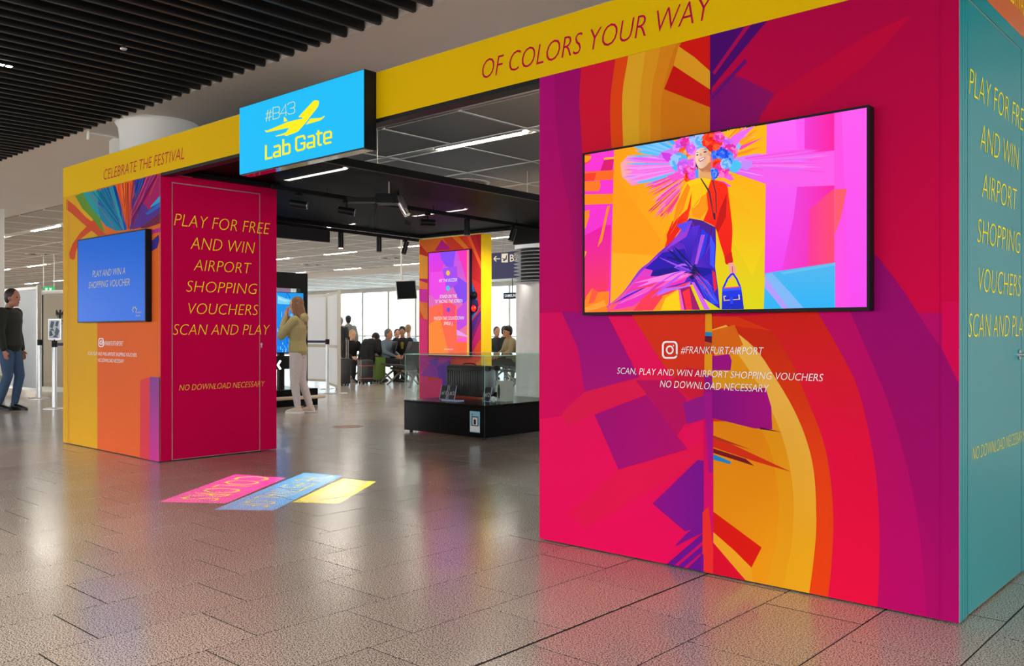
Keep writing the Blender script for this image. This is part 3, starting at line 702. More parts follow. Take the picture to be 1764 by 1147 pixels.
# ---------------------------------------------------------------- monitors
def monitor(name, label, x0, x1, z0, z1, yf, yb, bez, lit=None):
    r = empty(name, ((x0+x1)/2, yb, z0), label, 'screen')
    t = .008
    MB().box((x0, yf+.006, z0), (x1, yb-.001, z1), .004).build('housing', M['bezel'], r)
    MB().box((x0, yf, z0), (x1, yf+.006, z0+bez)).box((x0, yf, z1-bez), (x1, yf+.006, z1)).box((x0, yf, z0+bez), (x0+bez, yf+.006, z1-bez)).box((x1-bez, yf, z0+bez), (x1, yf+.006, z1-bez)).build('bezel', M['bezel'], r)
    return r
RS = random.Random(3)
BY = 3.815
p0, p1 = at(1003.5, 543, 'Y', BY), at(1497.5, 180, 'Y', BY)
bigm = monitor('wall_monitor', 'huge black framed monitor on the right booth showing a dancing woman', p0.x, p1.x, p0.z, p1.z, BY, FY-.004, .011)
B = lambda *p: q(990, 170, 2.9415, *p)
B3 = lambda *p: q(1120, 200, 8.82, *p)
B4 = lambda *p: q(1120, 300, 4.78, *p)
def bx(y0, y1, x0, x1): return B((x0, y0), (x1, y0), (x1, y1), (x0, y1))
polys = [
 (('x', 'ff9800', 1060, 'ffb800', 1250), bx(0, 1147, 40, 980)),
 (('y', 'ffb400', 330, 'dcdc00', 520), B((690, 330), (980, 560), (980, 1147), (560, 1147), (640, 700))),
 (('y', 'ffa600', 300, 'f2d400', 470), B((780, 480), (980, 640), (980, 700), (900, 900), (790, 700))),
 ('ffae14', B((205, 400), (420, 700), (300, 1080), (180, 1090))), ('ff9d00', B((205, 260), (215, 400), (500, 800), (190, 780))),
 # left strip
 (('y', 'ff38d8', 260, 'f224c8', 480), B((40, 0), (207, 0), (178, 1147), (40, 1147))), (('y', 'ee10a8', 400, 'ff3a30', 530), B((40, 700), (150, 640), (185, 640), (172, 960), (40, 1100))),
 ('ff6a1a', B((50, 370), (200, 362), (196, 410), (50, 418))), ('ff3c28', B((50, 380), (110, 375), (100, 415), (50, 418))),
 ('ff7a1c', B((50, 420), (128, 415), (132, 440), (124, 468), (50, 470))), ('ff8c00', B((50, 484), (196, 482), (194, 532), (50, 538))),
 ('ff4632', B((50, 280), (82, 276), (80, 312), (64, 330), (50, 330))), ('ff9a14', B((50, 290), (84, 290), (84, 302), (62, 322), (50, 322))), ('ffb41e', B((148, 300), (203, 294), (203, 304), (150, 310))),
 ('e01470', B((150, 310), (200, 306), (190, 362), (130, 366))), ('ff8c14', B((165, 545), (180, 540), (165, 600), (140, 720), (116, 752), (135, 680))),
 ('ff8a1e', B((50, 570), (76, 562), (74, 600), (55, 660), (50, 660))), ('ff9c1c', B((50, 770), (62, 775), (50, 810))), ('ff8414', B((60, 1000), (90, 960), (120, 980), (176, 975), (170, 1080), (50, 1082), (50, 1030))), ('ffa030', B((50, 1060), (150, 1020), (160, 1050), (60, 1080))), ('ff5a3c', B((90, 960), (120, 980), (100, 1030), (70, 1040))),
 # right blocks
 (('y', 'ff6cf8', 230, 'f23cf0', 480), B((975, 0), (1322, 0), (1322, 900), (962, 900))), (('x', 'f03ad8', 1395, 'ff1ca0', 1440), B((1160, 60), (1322, 30), (1322, 840), (1050, 870), (1110, 600), (1130, 430))),
 (('x', 'ff20b0', 1370, 'ff4a6a', 1437), B((1190, 560), (1322, 450), (1322, 835), (1180, 850))), ('ff58f4', B((1120, 90), (1165, 80), (1165, 300), (1130, 300))),
 (('x', 'ff50e0', 1437, 'fb48f8', 1475), B((1316, 0), (1482, 0), (1482, 1080), (1316, 1080))), (('y', 'ff5cf0', 180, 'f848f0', 520), B((1350, 0), (1482, 0), (1482, 1080), (1400, 1080), (1370, 500))),
 ('ff5a6c', B((1318, 460), (1380, 455), (1350, 600), (1318, 690))),
 (('y', '50b8f0', 450, '28b4f8', 530), B((965, 884), (1320, 830), (1320, 1070), (958, 1075))), ('80b8f8', B((965, 890), (1000, 882), (1100, 990), (1160, 1060), (1050, 1064), (964, 950))), ('b29cff', B((966, 900), (1085, 1062), (1055, 1062), (966, 960))), ('62c2f4', B((1040, 880), (1320, 832), (1320, 845), (1060, 890))),
]
# brushed rays fanning out behind the head
C0 = (655, 330)
def rays(a0, a1, r0, r1, cols, n, w=(.6, 2.2), x1=None):
    for i in range(n):
        a = math.radians(RS.uniform(a0, a1)); l = RS.uniform(r1*.72, r1); s = RS.uniform(r0, r0*1.4); dw = math.radians(RS.uniform(*w))
        pt = lambda r, an: (C0[0]+r*math.cos(an), C0[1]+r*math.sin(an)*.92-r*math.cos(an)*.08)
        m_ = (s+l)*.6; pts = [pt(s, a-dw*.5), pt(m_, a-dw*.55), pt(l, a), pt(m_, a+dw*.55), pt(s, a+dw*.5)]
        if x1: pts = [(min(x, x1) if x1 > C0[0] else max(x, x1), y) for x, y in pts]
        polys.append((RS.choice(cols), B(*pts)))
PKS = ['f05af0', 'e06cf5', 'ff78e8', 'd884ff', 'f894f0', 'ff4ad8']; BLS = ['5cc0ff', '86ccff', '48b0f8', 'a0b0ff']; ORS = ['ffb014', 'ff9a10', 'ffc224', 'ff8c1e']; RDS = ['ff5a6c', 'ff3a88', 'f0489c', 'e83a60']
polys += [('5abcf8', B((300, 245), (560, 192), (600, 300), (450, 300))), ('ff9c1c', B((440, 225), (520, 200), (580, 280))), (('x', 'ffb0a0', 1070, 'ee5af2', 1110), B((232, 330), (270, 288), (560, 330), (600, 380), (290, 440), (240, 395))), ('60c4fa', B((290, 405), (500, 370), (520, 395), (330, 430))), ('7ccaff', B((270, 292), (520, 308), (560, 330), (300, 318)))]
polys += [(('x', 'f060f0', 1270, 'ff5ce8', 1430), B((760, 340), (900, 310), (1316, 262), (1316, 440), (1020, 450), (820, 380))), ('62c0f8', B((840, 318), (975, 304), (1140, 296), (970, 318)))]
rays(168, 196, 120, 420, PKS+BLS[:1], 44, (1, 3)); rays(196, 222, 120, 390, BLS+['78c8ff'], 26, (1, 3)); rays(222, 236, 120, 210, ORS+BLS, 10)
rays(136, 166, 120, 330, RDS+PKS+['ff8c14'], 48, (.5, 1.8)); rays(118, 140, 160, 380, RDS+['ffa010', 'f05af0'], 40, (.3, 1.4))
rays(-6, 22, 110, 330, PKS, 24, (1, 3)); rays(-4, 10, 200, 655, ['f060f0', 'e86cf5', 'ff78e8', 'ff50e0', 'f070f8'], 34, (.6, 1.8)); rays(-58, -8, 100, 330, ORS+['ffa81e', 'f07af0', 'ff8a30'], 34, (.8, 2.6))
polys += [('f06af5', B((760, 250), (800, 190), (880, 150), (915, 138), (850, 200), (790, 280))), ('ff48b0', B((830, 245), (960, 195), (840, 262))), ('8cc4ff', B((800, 255), (835, 225), (846, 238), (820, 280), (780, 295))),
 ('4cc4f6', B((780, 330), (820, 308), (845, 325), (846, 350), (820, 375), (770, 368), (745, 350))), ('c88cf8', B((846, 315), (900, 312), (902, 345), (870, 365), (846, 350))), ('d67af5', B((420, 300), (440, 270), (500, 250), (560, 260), (600, 290), (560, 330))), ('d43ae6', B((440, 272), (480, 276), (530, 312), (470, 318), (450, 300))),
 ('ff5ae0', B((720, 400), (790, 380), (810, 410), (790, 416), (760, 400))), ('f04ce4', B((690, 410), (760, 420), (798, 445), (770, 446))), ('ff50d0', B((470, 390), (540, 370), (560, 400), (500, 420)))]
def flower(x, y, r, cols, n=7, lay=3, sy=1.0):
    x, y = x, y
    for k in range(lay):
        rr = r*(1-k*.3); off = RS.uniform(0, 6)
        for i in range(n):
            a = off+2*math.pi*i/n; wd = math.pi/n*1.25
            pts = [(x+rr*.15*math.cos(a+3.1), y+rr*.15*math.sin(a+3.1))]+[(x+rr*f*math.cos(a+wd*g), y+sy*rr*f*math.sin(a+wd*g)) for g, f in ((-1, .55), (-.8, .85), (-.35, 1), (.1, .93), (.5, 1), (.85, .82), (1, .55))]
            polys.append((RS.choice(cols), B(*pts)))
PUR = ['d86af5', 'c85af0', 'ee8cf8', 'f05ae8']; RED = ['ff2a10', 'ff4a18', 'e01808', 'ff5a28']; BLU = ['2a5cff', '4c84ff', '6ca0ff', '1848e8']; CYA = ['48b8f8', '8cd0ff', '64a8ff', 'a8c4ff']; ORG = ['ff7a1c', 'ffa040', 'ff5a14', 'ffbc6c']; MAG = ['ff48c0', 'f02ca0', 'ff7ad0', 'e02aa8']
for f in ((545, 250, 48, PUR), (575, 215, 42, MAG), (560, 290, 46, ORG), (530, 320, 50, CYA), (560, 345, 42, PUR), (590, 375, 42, MAG), (580, 400, 26, RED), (620, 205, 40, CYA), (640, 190, 34, ORG), (760, 240, 50, PUR), (790, 270, 42, MAG), (770, 300, 42, BLU), (735, 290, 48, BLU), (730, 345, 44, RED), (750, 360, 40, MAG), (705, 380, 30, BLU), (600, 255, 36, PUR), (640, 215, 40, CYA), (700, 215, 56, RED), (735, 195, 30, MAG), (770, 330, 30, CYA), (605, 325, 28, PUR), (600, 390, 24, ['e04af0', 'ff5ae0'])):
    flower(*f[:3], f[3], 7, 3)
polys += [
 # hood, hair, neck, face
 ('4c9cff', B3((690, 830), (740, 780), (760, 950), (700, 940))), ('3a7cff', B3((930, 820), (990, 880), (1000, 980), (940, 960))), ('3a2038', B3((700, 560), (735, 500), (740, 820), (705, 760))), ('ff5a88', B3((860, 500), (900, 520), (950, 640), (965, 800), (935, 780), (930, 640))), ('ffa0c4', B3((690, 560), (720, 520), (700, 640), (700, 740), (670, 800), (672, 640))),
 (('x', 'f0c090', 1200, 'c07048', 1226), B3((740, 780), (935, 700), (930, 880), (960, 960), (860, 1010), (750, 960))), ('c87a4c', B3((745, 790), (930, 720), (925, 800), (800, 850))), ('e8a868', B3((760, 870), (930, 850), (945, 950), (860, 990), (758, 950))),
 (('x', 'fbe0c8', 1197, 'dc9a74', 1227), sm(B3((790, 475), (740, 495), (705, 560), (698, 640), (712, 720), (745, 780), (790, 800), (850, 770), (905, 710), (930, 640), (915, 560), (880, 500), (835, 475), (790, 475)), 3)),
 ('f4b890', B3((880, 600), (925, 620), (915, 690), (870, 740), (860, 680))), ('58b4ff', B3((700, 520), (740, 470), (790, 455), (850, 470), (900, 520), (880, 515), (835, 482), (790, 480), (745, 500))),
 ('6a3a2c', B3((710, 590), (730, 582), (748, 590), (735, 604), (714, 606))), ('5a2c24', B3((820, 548), (850, 535), (878, 545), (860, 556), (830, 560))), ('7a4a38', B3((704, 560), (730, 548), (748, 552), (725, 558))), ('7a4a38', B3((808, 520), (845, 500), (880, 510), (845, 510))),
 ('e0a080', B3((770, 560), (785, 560), (798, 590), (780, 604), (762, 598))), ('c26a50', B3((764, 597), (784, 600), (800, 590), (796, 602), (772, 606))),
 ('d4506a', B3((745, 660), (790, 640), (850, 622), (848, 650), (810, 682), (775, 698), (755, 690))), ('fffaf5', B3((757, 664), (800, 645), (842, 632), (830, 652), (790, 674), (768, 680))),
 # sweater
 (('y', 'ffd000', 310, 'ffa200', 400), sm(B((655, 402), (615, 408), (572, 425), (545, 470), (520, 530), (490, 590), (470, 660), (440, 730), (434, 780), (468, 786), (500, 730), (560, 640), (600, 600), (640, 610), (700, 640), (720, 655)), 3)+B((715, 600), (700, 410))),
 ('ff3200', B((500, 630), (575, 560), (598, 470), (590, 560), (575, 620), (520, 690), (472, 770), (460, 750))), ('f01e00', B((470, 690), (500, 620), (560, 610), (520, 690), (475, 770))), ('ff8a00', B((520, 540), (575, 430), (590, 450), (555, 560), (500, 640))), ('ffc400', B((600, 440), (660, 420), (690, 450), (640, 520), (595, 560))), ('ff9600', B((595, 560), (640, 500), (690, 470), (680, 560), (640, 610), (600, 596))),
 (('y', 'ff2800', 320, 'f01000', 450), sm(B((695, 410), (740, 420), (775, 440), (785, 500), (795, 580), (803, 660), (800, 740), (798, 775), (806, 832), (770, 838), (762, 800), (740, 730), (720, 660), (700, 640), (655, 620)), 3)+B((680, 560), (672, 480))),
 ('c80a00', B((740, 560), (775, 480), (770, 600), (730, 680), (716, 655))), ('d81400', B((770, 838), (764, 800), (800, 775), (806, 832))),
 ('50303a', B((640, 405), (646, 404), (690, 470), (712, 600), (706, 600), (682, 475))), ('50303a', B((700, 412), (706, 412), (722, 480), (724, 580), (719, 580), (716, 480))), ('402028', B((706, 580), (716, 580), (718, 614), (708, 612))),
 # trousers
 (('x', 'b03cd8', 1060, '3818c0', 1180), sm(B((585, 606), (560, 640), (500, 720), (430, 780), (380, 830), (330, 870), (250, 980), (165, 1055)), 3)+B((180, 1078), (410, 1072), (450, 1000), (520, 960), (600, 940), (640, 1000), (740, 1066), (730, 960), (715, 850), (720, 740), (718, 655), (650, 620))),
 ('4a1890', B((585, 606), (650, 618), (718, 652), (718, 700), (690, 690), (640, 650), (572, 640))), (('y', 'e030d0', 460, 'ff5c60', 535), B((420, 800), (340, 880), (250, 985), (165, 1060), (172, 1078), (400, 1074), (380, 1010), (440, 900), (560, 850))),
 ('2a10b0', B((450, 780), (560, 760), (600, 850), (520, 880), (400, 870), (360, 860))), ('1c0a8c', B((400, 870), (520, 850), (605, 850), (560, 900), (450, 930), (380, 920))), ('f030c0', B((340, 900), (460, 900), (590, 880), (560, 930), (420, 970), (300, 1050), (200, 1070), (260, 990))), ('ff3850', B((400, 970), (520, 950), (590, 925), (560, 960), (450, 1000), (430, 1070), (300, 1074), (350, 1010))), ('c06cf8', B((440, 965), (560, 950), (595, 925), (580, 960), (500, 970), (420, 1000))),
 (('y', '5a28e0', 380, '2c12a8', 450), B((600, 650), (640, 640), (610, 740), (590, 840), (560, 740), (520, 720))), ('9c38d8', B((560, 640), (600, 620), (570, 700), (500, 745), (460, 770), (510, 710))), ('2038e8', B((650, 660), (680, 690), (660, 780), (620, 840), (625, 760))), ('b050e0', B((645, 690), (665, 690), (625, 840), (612, 836))), ('3c50ff', B((690, 690), (715, 740), (710, 860), (690, 840))), ('1410a0', B((600, 850), (690, 860), (718, 880), (660, 900), (610, 900))), ('2a4cf8', B((610, 890), (680, 920), (735, 1040), (700, 1040), (640, 950))), ('140a60', B((560, 880), (612, 840), (640, 880), (600, 920))),
 ('a01068', B((530, 965), (590, 950), (640, 1070), (545, 1070))), ('ff2a3c', B((550, 980), (585, 960), (600, 1070), (570, 1070))), ('e060f0', B((596, 930), (610, 930), (690, 1068), (660, 1068))), ('f01830', B((700, 870), (715, 880), (725, 960), (712, 980), (705, 930))), ('ff5ad0', B((530, 968), (540, 966), (560, 1070), (545, 1070))), ('5a48f0', B((520, 640), (600, 615), (560, 680))), ('ff9814', B((400, 1074), (450, 1005), (528, 965), (545, 1072))), ('ffd000', B((440, 1072), (465, 1010), (528, 968), (540, 1072))),
]
def fold(a, b, bend, w, c):
    m_ = ((a[0]+b[0])/2+bend[0], (a[1]+b[1])/2+bend[1]); cv = sm([a, m_, b], 5); n_ = len(cv)
    L_ = [(x, y-w*math.sin(math.pi*i/(n_-1))) for i, (x, y) in enumerate(cv)]; R_ = [(x, y+w*math.sin(math.pi*i/(n_-1))) for i, (x, y) in enumerate(cv)]
    polys.append((c, B(*(L_+R_[1:-1][::-1]))))
for i in range(15):
    u = i/14; e = (190+230*u, max(1064-110*RS.random()-50*u, 1040-215*u))
    fold((RS.uniform(575, 605), RS.uniform(850, 905)), e, (0, RS.uniform(-22, 5)), RS.uniform(4, 11), RS.choice(['ff5ac8', 'f02a90', '8a2cd0', '3a18b8', 'ff3858', 'c850f0', 'ff80e0', 'e030b0']))
for i in range(11):
    xe_ = RS.uniform(390, 520); fold((RS.uniform(590, 610), RS.uniform(850, 880)), (xe_, RS.uniform(640+(585-xe_)*1.0, 860)), (0, RS.uniform(-15, 5)), RS.uniform(4, 10), RS.choice(['3a20c8', '1c0c98', '6a3ae8', '9a48e8', '2418b0', '14086c', 'b060f0']))
for i in range(22):
    x_ = RS.uniform(585, 712); fold((x_, 615+(x_-585)*.33), (600+(x_-600)*.6+RS.uniform(-8, 8), RS.uniform(690, 830)), (RS.uniform(-8, 8), 0), RS.uniform(1, 3), RS.choice(['3a20c8', '6a2ab8', '8c40e0', '1c0c98', 'c060f0', '2a3cf0']))
for i in range(16):
    fold((RS.uniform(600, 625), RS.uniform(870, 900)), (RS.uniform(660, 735), RS.uniform(960, 1062)), (RS.uniform(-14, 14), 8), RS.uniform(1.5, 4), RS.choice(['2038e0', '0e0a80', '4a6cff', '7a30d0', 'e02040', 'f050c0']))
for a_, b_, c_ in (((575, 440), (560, 560), 'ffb000'), ((600, 450), (575, 600), 'f08800'), ((560, 470), (490, 660), 'e8a800'), ((650, 470), (600, 560), 'ffdc30'), ((740, 450), (760, 640), 'd81400'), ((770, 470), (780, 720), 'ff5030'), ((690, 520), (700, 620), 'e02000'), ((540, 560), (480, 700), 'ff5a10')):
    fold(a_, b_, (10, 5), 3.5, c_)
polys += [
 # hand and bag
 ('f0a898', B((782, 834), (806, 830), (824, 862), (820, 888), (806, 892), (800, 915), (784, 914), (790, 880))), ('d86a5c', B((800, 850), (806, 850), (808, 888), (802, 890))),
]
polys += [('1a30e0', [tuple(p) for p in qd]) for qd in stroke(B((757, 960), (780, 910), (798, 890), (808, 888), (826, 915), (845, 960)), 3.2)]
polys += [('1c34e8', B((752, 960), (848, 952), (858, 1066), (749, 1068))), ('3858ff', B((752, 958), (846, 950), (848, 968), (756, 976))), ('1020b0', B((848, 955), (854, 1000), (862, 1066), (856, 1066))), ('ff3a60', B((760, 958), (840, 950), (842, 955), (762, 963))), ('1428c8', B((756, 1005), (852, 1000), (857, 1066), (752, 1068))), ('e8b088', B((758, 1000), (764, 1000), (766, 1024), (760, 1024))), ('e8b088', B((760, 1020), (842, 1014), (842, 1018), (760, 1025))), ('ffe8c0', B((834, 993), (839, 992), (841, 1018), (836, 1018))), ('ffe8c0', B((758, 1000), (772, 999), (772, 1002), (758, 1003))), ('2444f8', B((790, 1005), (806, 1004), (808, 1040), (793, 1042))), ('0c18a0', B((790, 1042), (808, 1040), (806, 1046), (794, 1047)))]
L0, L1 = at(1007, 538, 'Y', BY), at(1493, 183.8, 'Y', BY)
art('picture', polys, 'Y', BY+.002, (L0.x, L1.x, L0.z, L1.z), M['screen'], bigm, -1, step=.000008, start=.001, back='ff9c10')
# ---- small monitor on the left booth
SYL = 3.815
a, b = at(133.5, 556, 'Y', SYL), at(250.5, 393.5, 'Y', SYL)
sm1 = monitor('wall_monitor', 'black framed monitor on the left booth showing a blue voucher notice', a.x, b.x, a.z, b.z, SYL, FY-.004, .012)
art('picture', [(('y', '005cc4', 410, '1c66d8', 550), [(120, 380), (260, 380), (260, 570), (120, 570)])], 'Y', SYL+.002, (a.x+.012, b.x-.012, a.z+.012, b.z-.012), M['screen_blue'], sm1, -1, back='0060cc')
t = MB()
text_px(t, 'PLAY AND WIN A', 'Y', SYL, -1, 159.5, 477.5, 465.5, 217, off=-.006, eps=.001)
text_px(t, 'SHOPPING VOUCHER', 'Y', SYL, -1, 152.5, 497, 485, 225, off=-.006, eps=.001)
text_px(t, 'Frankfurt', 'Y', SYL, -1, 233.5, 539.5, 536, 244.5, .1, eps=.001); text_px(t, 'Airport', 'Y', SYL, -1, 233.5, 545, 541.5, 242, .1, eps=.001)
stroke_px(t, [([(229.5, 538), (228.3, 533), (230, 531.5), (229.5, 529), (232, 530), (233, 528.5), (234, 531), (236, 532), (234.5, 534.5), (235, 536)], 1.0)], 'Y', SYL, -1, .001)
t.build('screen_lettering', M['scr_yellow'], sm1, fix=False)
# ---------------------------------------------------------------- stretched black canopy, tracks and spots
cz = 2.66
cn = empty('canopy', (-8, 6.8, cz), 'black stretched gauze canopy hung behind the gate header', 'canopy')
cp = [(-7.78, 4.0), (-6.26, 4.0), (-6.45, 9.5), (-10.25, 9.27), (-9.9, 5.14), (-7.78, 5.14)]
MB().quadprism([(x, y, cz+.02) for x, y in cp], (0, 0, .004)).build('stretched_cloth', M['gauze'], cn)
fr = MB()
for i in range(6):
    a, b = Vector((*cp[i-1], 0)), Vector((*cp[i], 0)); d = (b-a).normalized(); n_ = Vector((-d.y, d.x, 0))*.02
    fr.quadprism([a-n_+Vector((0, 0, cz-.02)), b-n_+Vector((0, 0, cz-.02)), b+n_+Vector((0, 0, cz-.02)), a+n_+Vector((0, 0, cz-.02))], (0, 0, .07))
fr.build('frame', M['black'], cn)
e = at(566, 399, 'X', -10.35); e2 = at(566, 417.5, 'X', -10.35)
MB().box((-10.36, 5.3, e2.z), (-10.32, e.y, 2.66)).build('side_board', M['black'], cn)
MB().box((-8.35, 9.30, 2.42), (-6.46, 9.36, cz-.02)).build('far_board', M['black'], cn)
wires = MB()
for x, y in ((-7.55, 6.2), (-9.9, 8.9), (-6.5, 8.6), (-8.0, 9.2)): wires.cyl((x, y, cz+.02), (x, y, 3.4), .005, n=6)
wires.build('hanging_wires', M['alu'], cn)
def track(name, a, b, label):
    r = empty(name, (a[0], a[1], a[2]), label, 'light track', 'ceiling tracks')
    a, b = Vector(a), Vector(b); d = (b-a).normalized(); n_ = Vector((-d.y, d.x, 0))*.018
    MB().quadprism([a-n_, b-n_, b+n_, a+n_], (0, 0, .04)).build('rail', M['black'], r)
    m2 = n_*.55
    MB().quadprism([a-m2-Vector((0, 0, .003)), b-m2-Vector((0, 0, .003)), b+m2-Vector((0, 0, .003)), a+m2-Vector((0, 0, .003))], (0, 0, .004)).build('slot', M['void'], r)
    h = MB()
    for t_ in (.15, .5, .85):
        p = a.lerp(b, t_); h.cyl(p+Vector((0, 0, .04)), (p.x, p.y, cz-.02), .006, n=6)
    h.build('hanger', M['black'], r); return r
tr1 = ((-7.37+.03, 4.75, 2.55), (-7.64, 9.2, 2.55)); tr2 = ((-9.70, 6.2, 2.55), (-9.98, 9.2, 2.55))
track('light_track', *tr1, 'black light track across the middle of the canopy carrying five spots')
track('light_track', *tr2, 'black light track along the far left edge of the canopy carrying three spots')
def on_track(px, tr):
    a, b = Vector(tr[0]), Vector(tr[1]); best = None
    for i in range(400):
        p = a.lerp(b, i/399); lat = p.x*AX[0]+p.y*AY[0]; dep = p.x*AX[1]+p.y*AY[1]; s = abs(CX+FOC*lat/dep-px)
        if best is None or s < best[0]: best = (s, p)
    return best[1]
def spot(px, tr, aim, label, lit=False, ln=.17):
    p = on_track(px, tr); r = empty('track_spot', p, label, 'spotlight', 'spots on the ceiling tracks')
    MB().box((p.x-.018, p.y-.03, p.z-.03), (p.x+.018, p.y+.03, p.z)).build('adapter', M['black'], r)
    MB().cyl((p.x, p.y, p.z-.03), (p.x, p.y, p.z-.085), .008, n=10).build('stem', M['black'], r)
    c = p-Vector((0, 0, .115)); d = aim.normalized(); a0 = c-d*ln/2; a1 = c+d*ln/2
    b = MB().cyl(a0, a1, .037, n=24).build('lamp_body', M['black'], r, smooth=True)
    MB().cyl(a1, a1+d*.004, .036, .034, n=24).build('rim', M['steel'], b, smooth=True)
    MB().cyl(a1+d*.004, a1+d*.006, .028, n=20).build('lens', M['lamp_spot'] if lit else M['black'], b)
    return r
dn = Vector((0, 0, -1))
spot(515, tr1, RV*1+dn*.15, 'black track spot nearest the crimson door side, pointing right')
spot(597, tr1, RV*1+dn*.18, 'second track spot from the left, pointing right, left of the projector')
spot(737, tr1, RV*.9+FV*.3, 'black track spot pointing right above the left edge of the lit totem')
spot(805, tr1, dn+RV*.03, 'black track spot hanging straight down in front of the totem top')
spot(883, tr1, dn-RV*.3, 'black track spot tilted left in front of the steel column')
spot(587, tr2, dn, 'lit track spot pointing straight down, left one of the far track', True, .2)
spot(653, tr2, dn, 'unlit track spot pointing straight down in the middle of the far track', False, .2)
spot(698, tr2, dn-RV*.28, 'tilted track spot at the right end of the far track', False, .19)
def beam(px, tr, tgt, e):
    p = on_track(px, tr)-Vector((0, 0, .2)); l = D.lights.new('spot_beam', 'SPOT'); l.energy = e; l.spot_size = math.radians(95); l.spot_blend = 1; l.shadow_soft_size = .03; l.color = (1, .96, .9)
    o = D.objects.new('spot_beam', l); COL.objects.link(o); o.location = p; o.rotation_euler = (Vector(tgt)-p).to_track_quat('-Z', 'Y').to_euler()
beam(883, tr1, (-8.6, 9.0, 1.3), 220); beam(805, tr1, (-9.2, 8.9, 1.3), 110); beam(737, tr1, (-9.5, 8.9, 1.6), 80); beam(587, tr2, (-10, 7.6, 0), 60)
# projector for the floor picture
LENS = pxp(703, 8.6, 2.31)
pj = empty('floor_projector', pxp(666, 8.6, 2.45), 'black floor projector with a bright metal lens hanging from the canopy', 'projector')
def pq(x0, x1, z0, z1, d, t, m, nm):
    a, b = pxp(x0, d), pxp(x1, d); return MB().quadprism([(a.x, a.y, z0), (b.x, b.y, z0), (b.x, b.y, z1), (a.x, a.y, z1)], FV*t).build(nm, m, pj)
pq(647, 675, 2.44, 2.53, 8.6, .2, M['black'], 'body'); pq(675.5, 684, 2.435, 2.525, 8.58, .22, M['bezel'], 'mount_plate')
pq(598, 646, 2.455, 2.50, 8.64, .12, M['black'], 'rear_arm')
w_ = pxp(670, 8.7); MB().cyl((w_.x, w_.y, 2.53), (w_.x, w_.y, cz+.0), .006, n=8).build('hanging_wire', M['alu'], pj)
j0 = pxp(686, 8.65, 2.50)
MB().cyl(j0, LENS+(j0-LENS)*.25, .036, n=24).build('lamp_body', M['steel'], pj, smooth=True)
MB().cyl(LENS+(j0-LENS)*.32, LENS+(j0-LENS)*.06, .040, .034, n=24).build('lens_ring', M['chrome'], pj, smooth=True)
MB().tube([tuple(pxp(680, 8.66, 2.53)), tuple(pxp(686, 8.66, 2.57)), tuple(j0+Vector((0, 0, .02)))], .011).build('arm', M['black'], pj)
cb = [pxp(x, 8.7, CH+(CY-y)/FOC*8.7) for x, y in ((648, 345), (645, 362), (637, 378), (634, 390), (640, 397), (646, 390), (646, 372), (650, 350))]
MB().tube(sm([tuple(p) for p in cb], 4), .005, 8).build('cable', M['black'], pj, smooth=True)
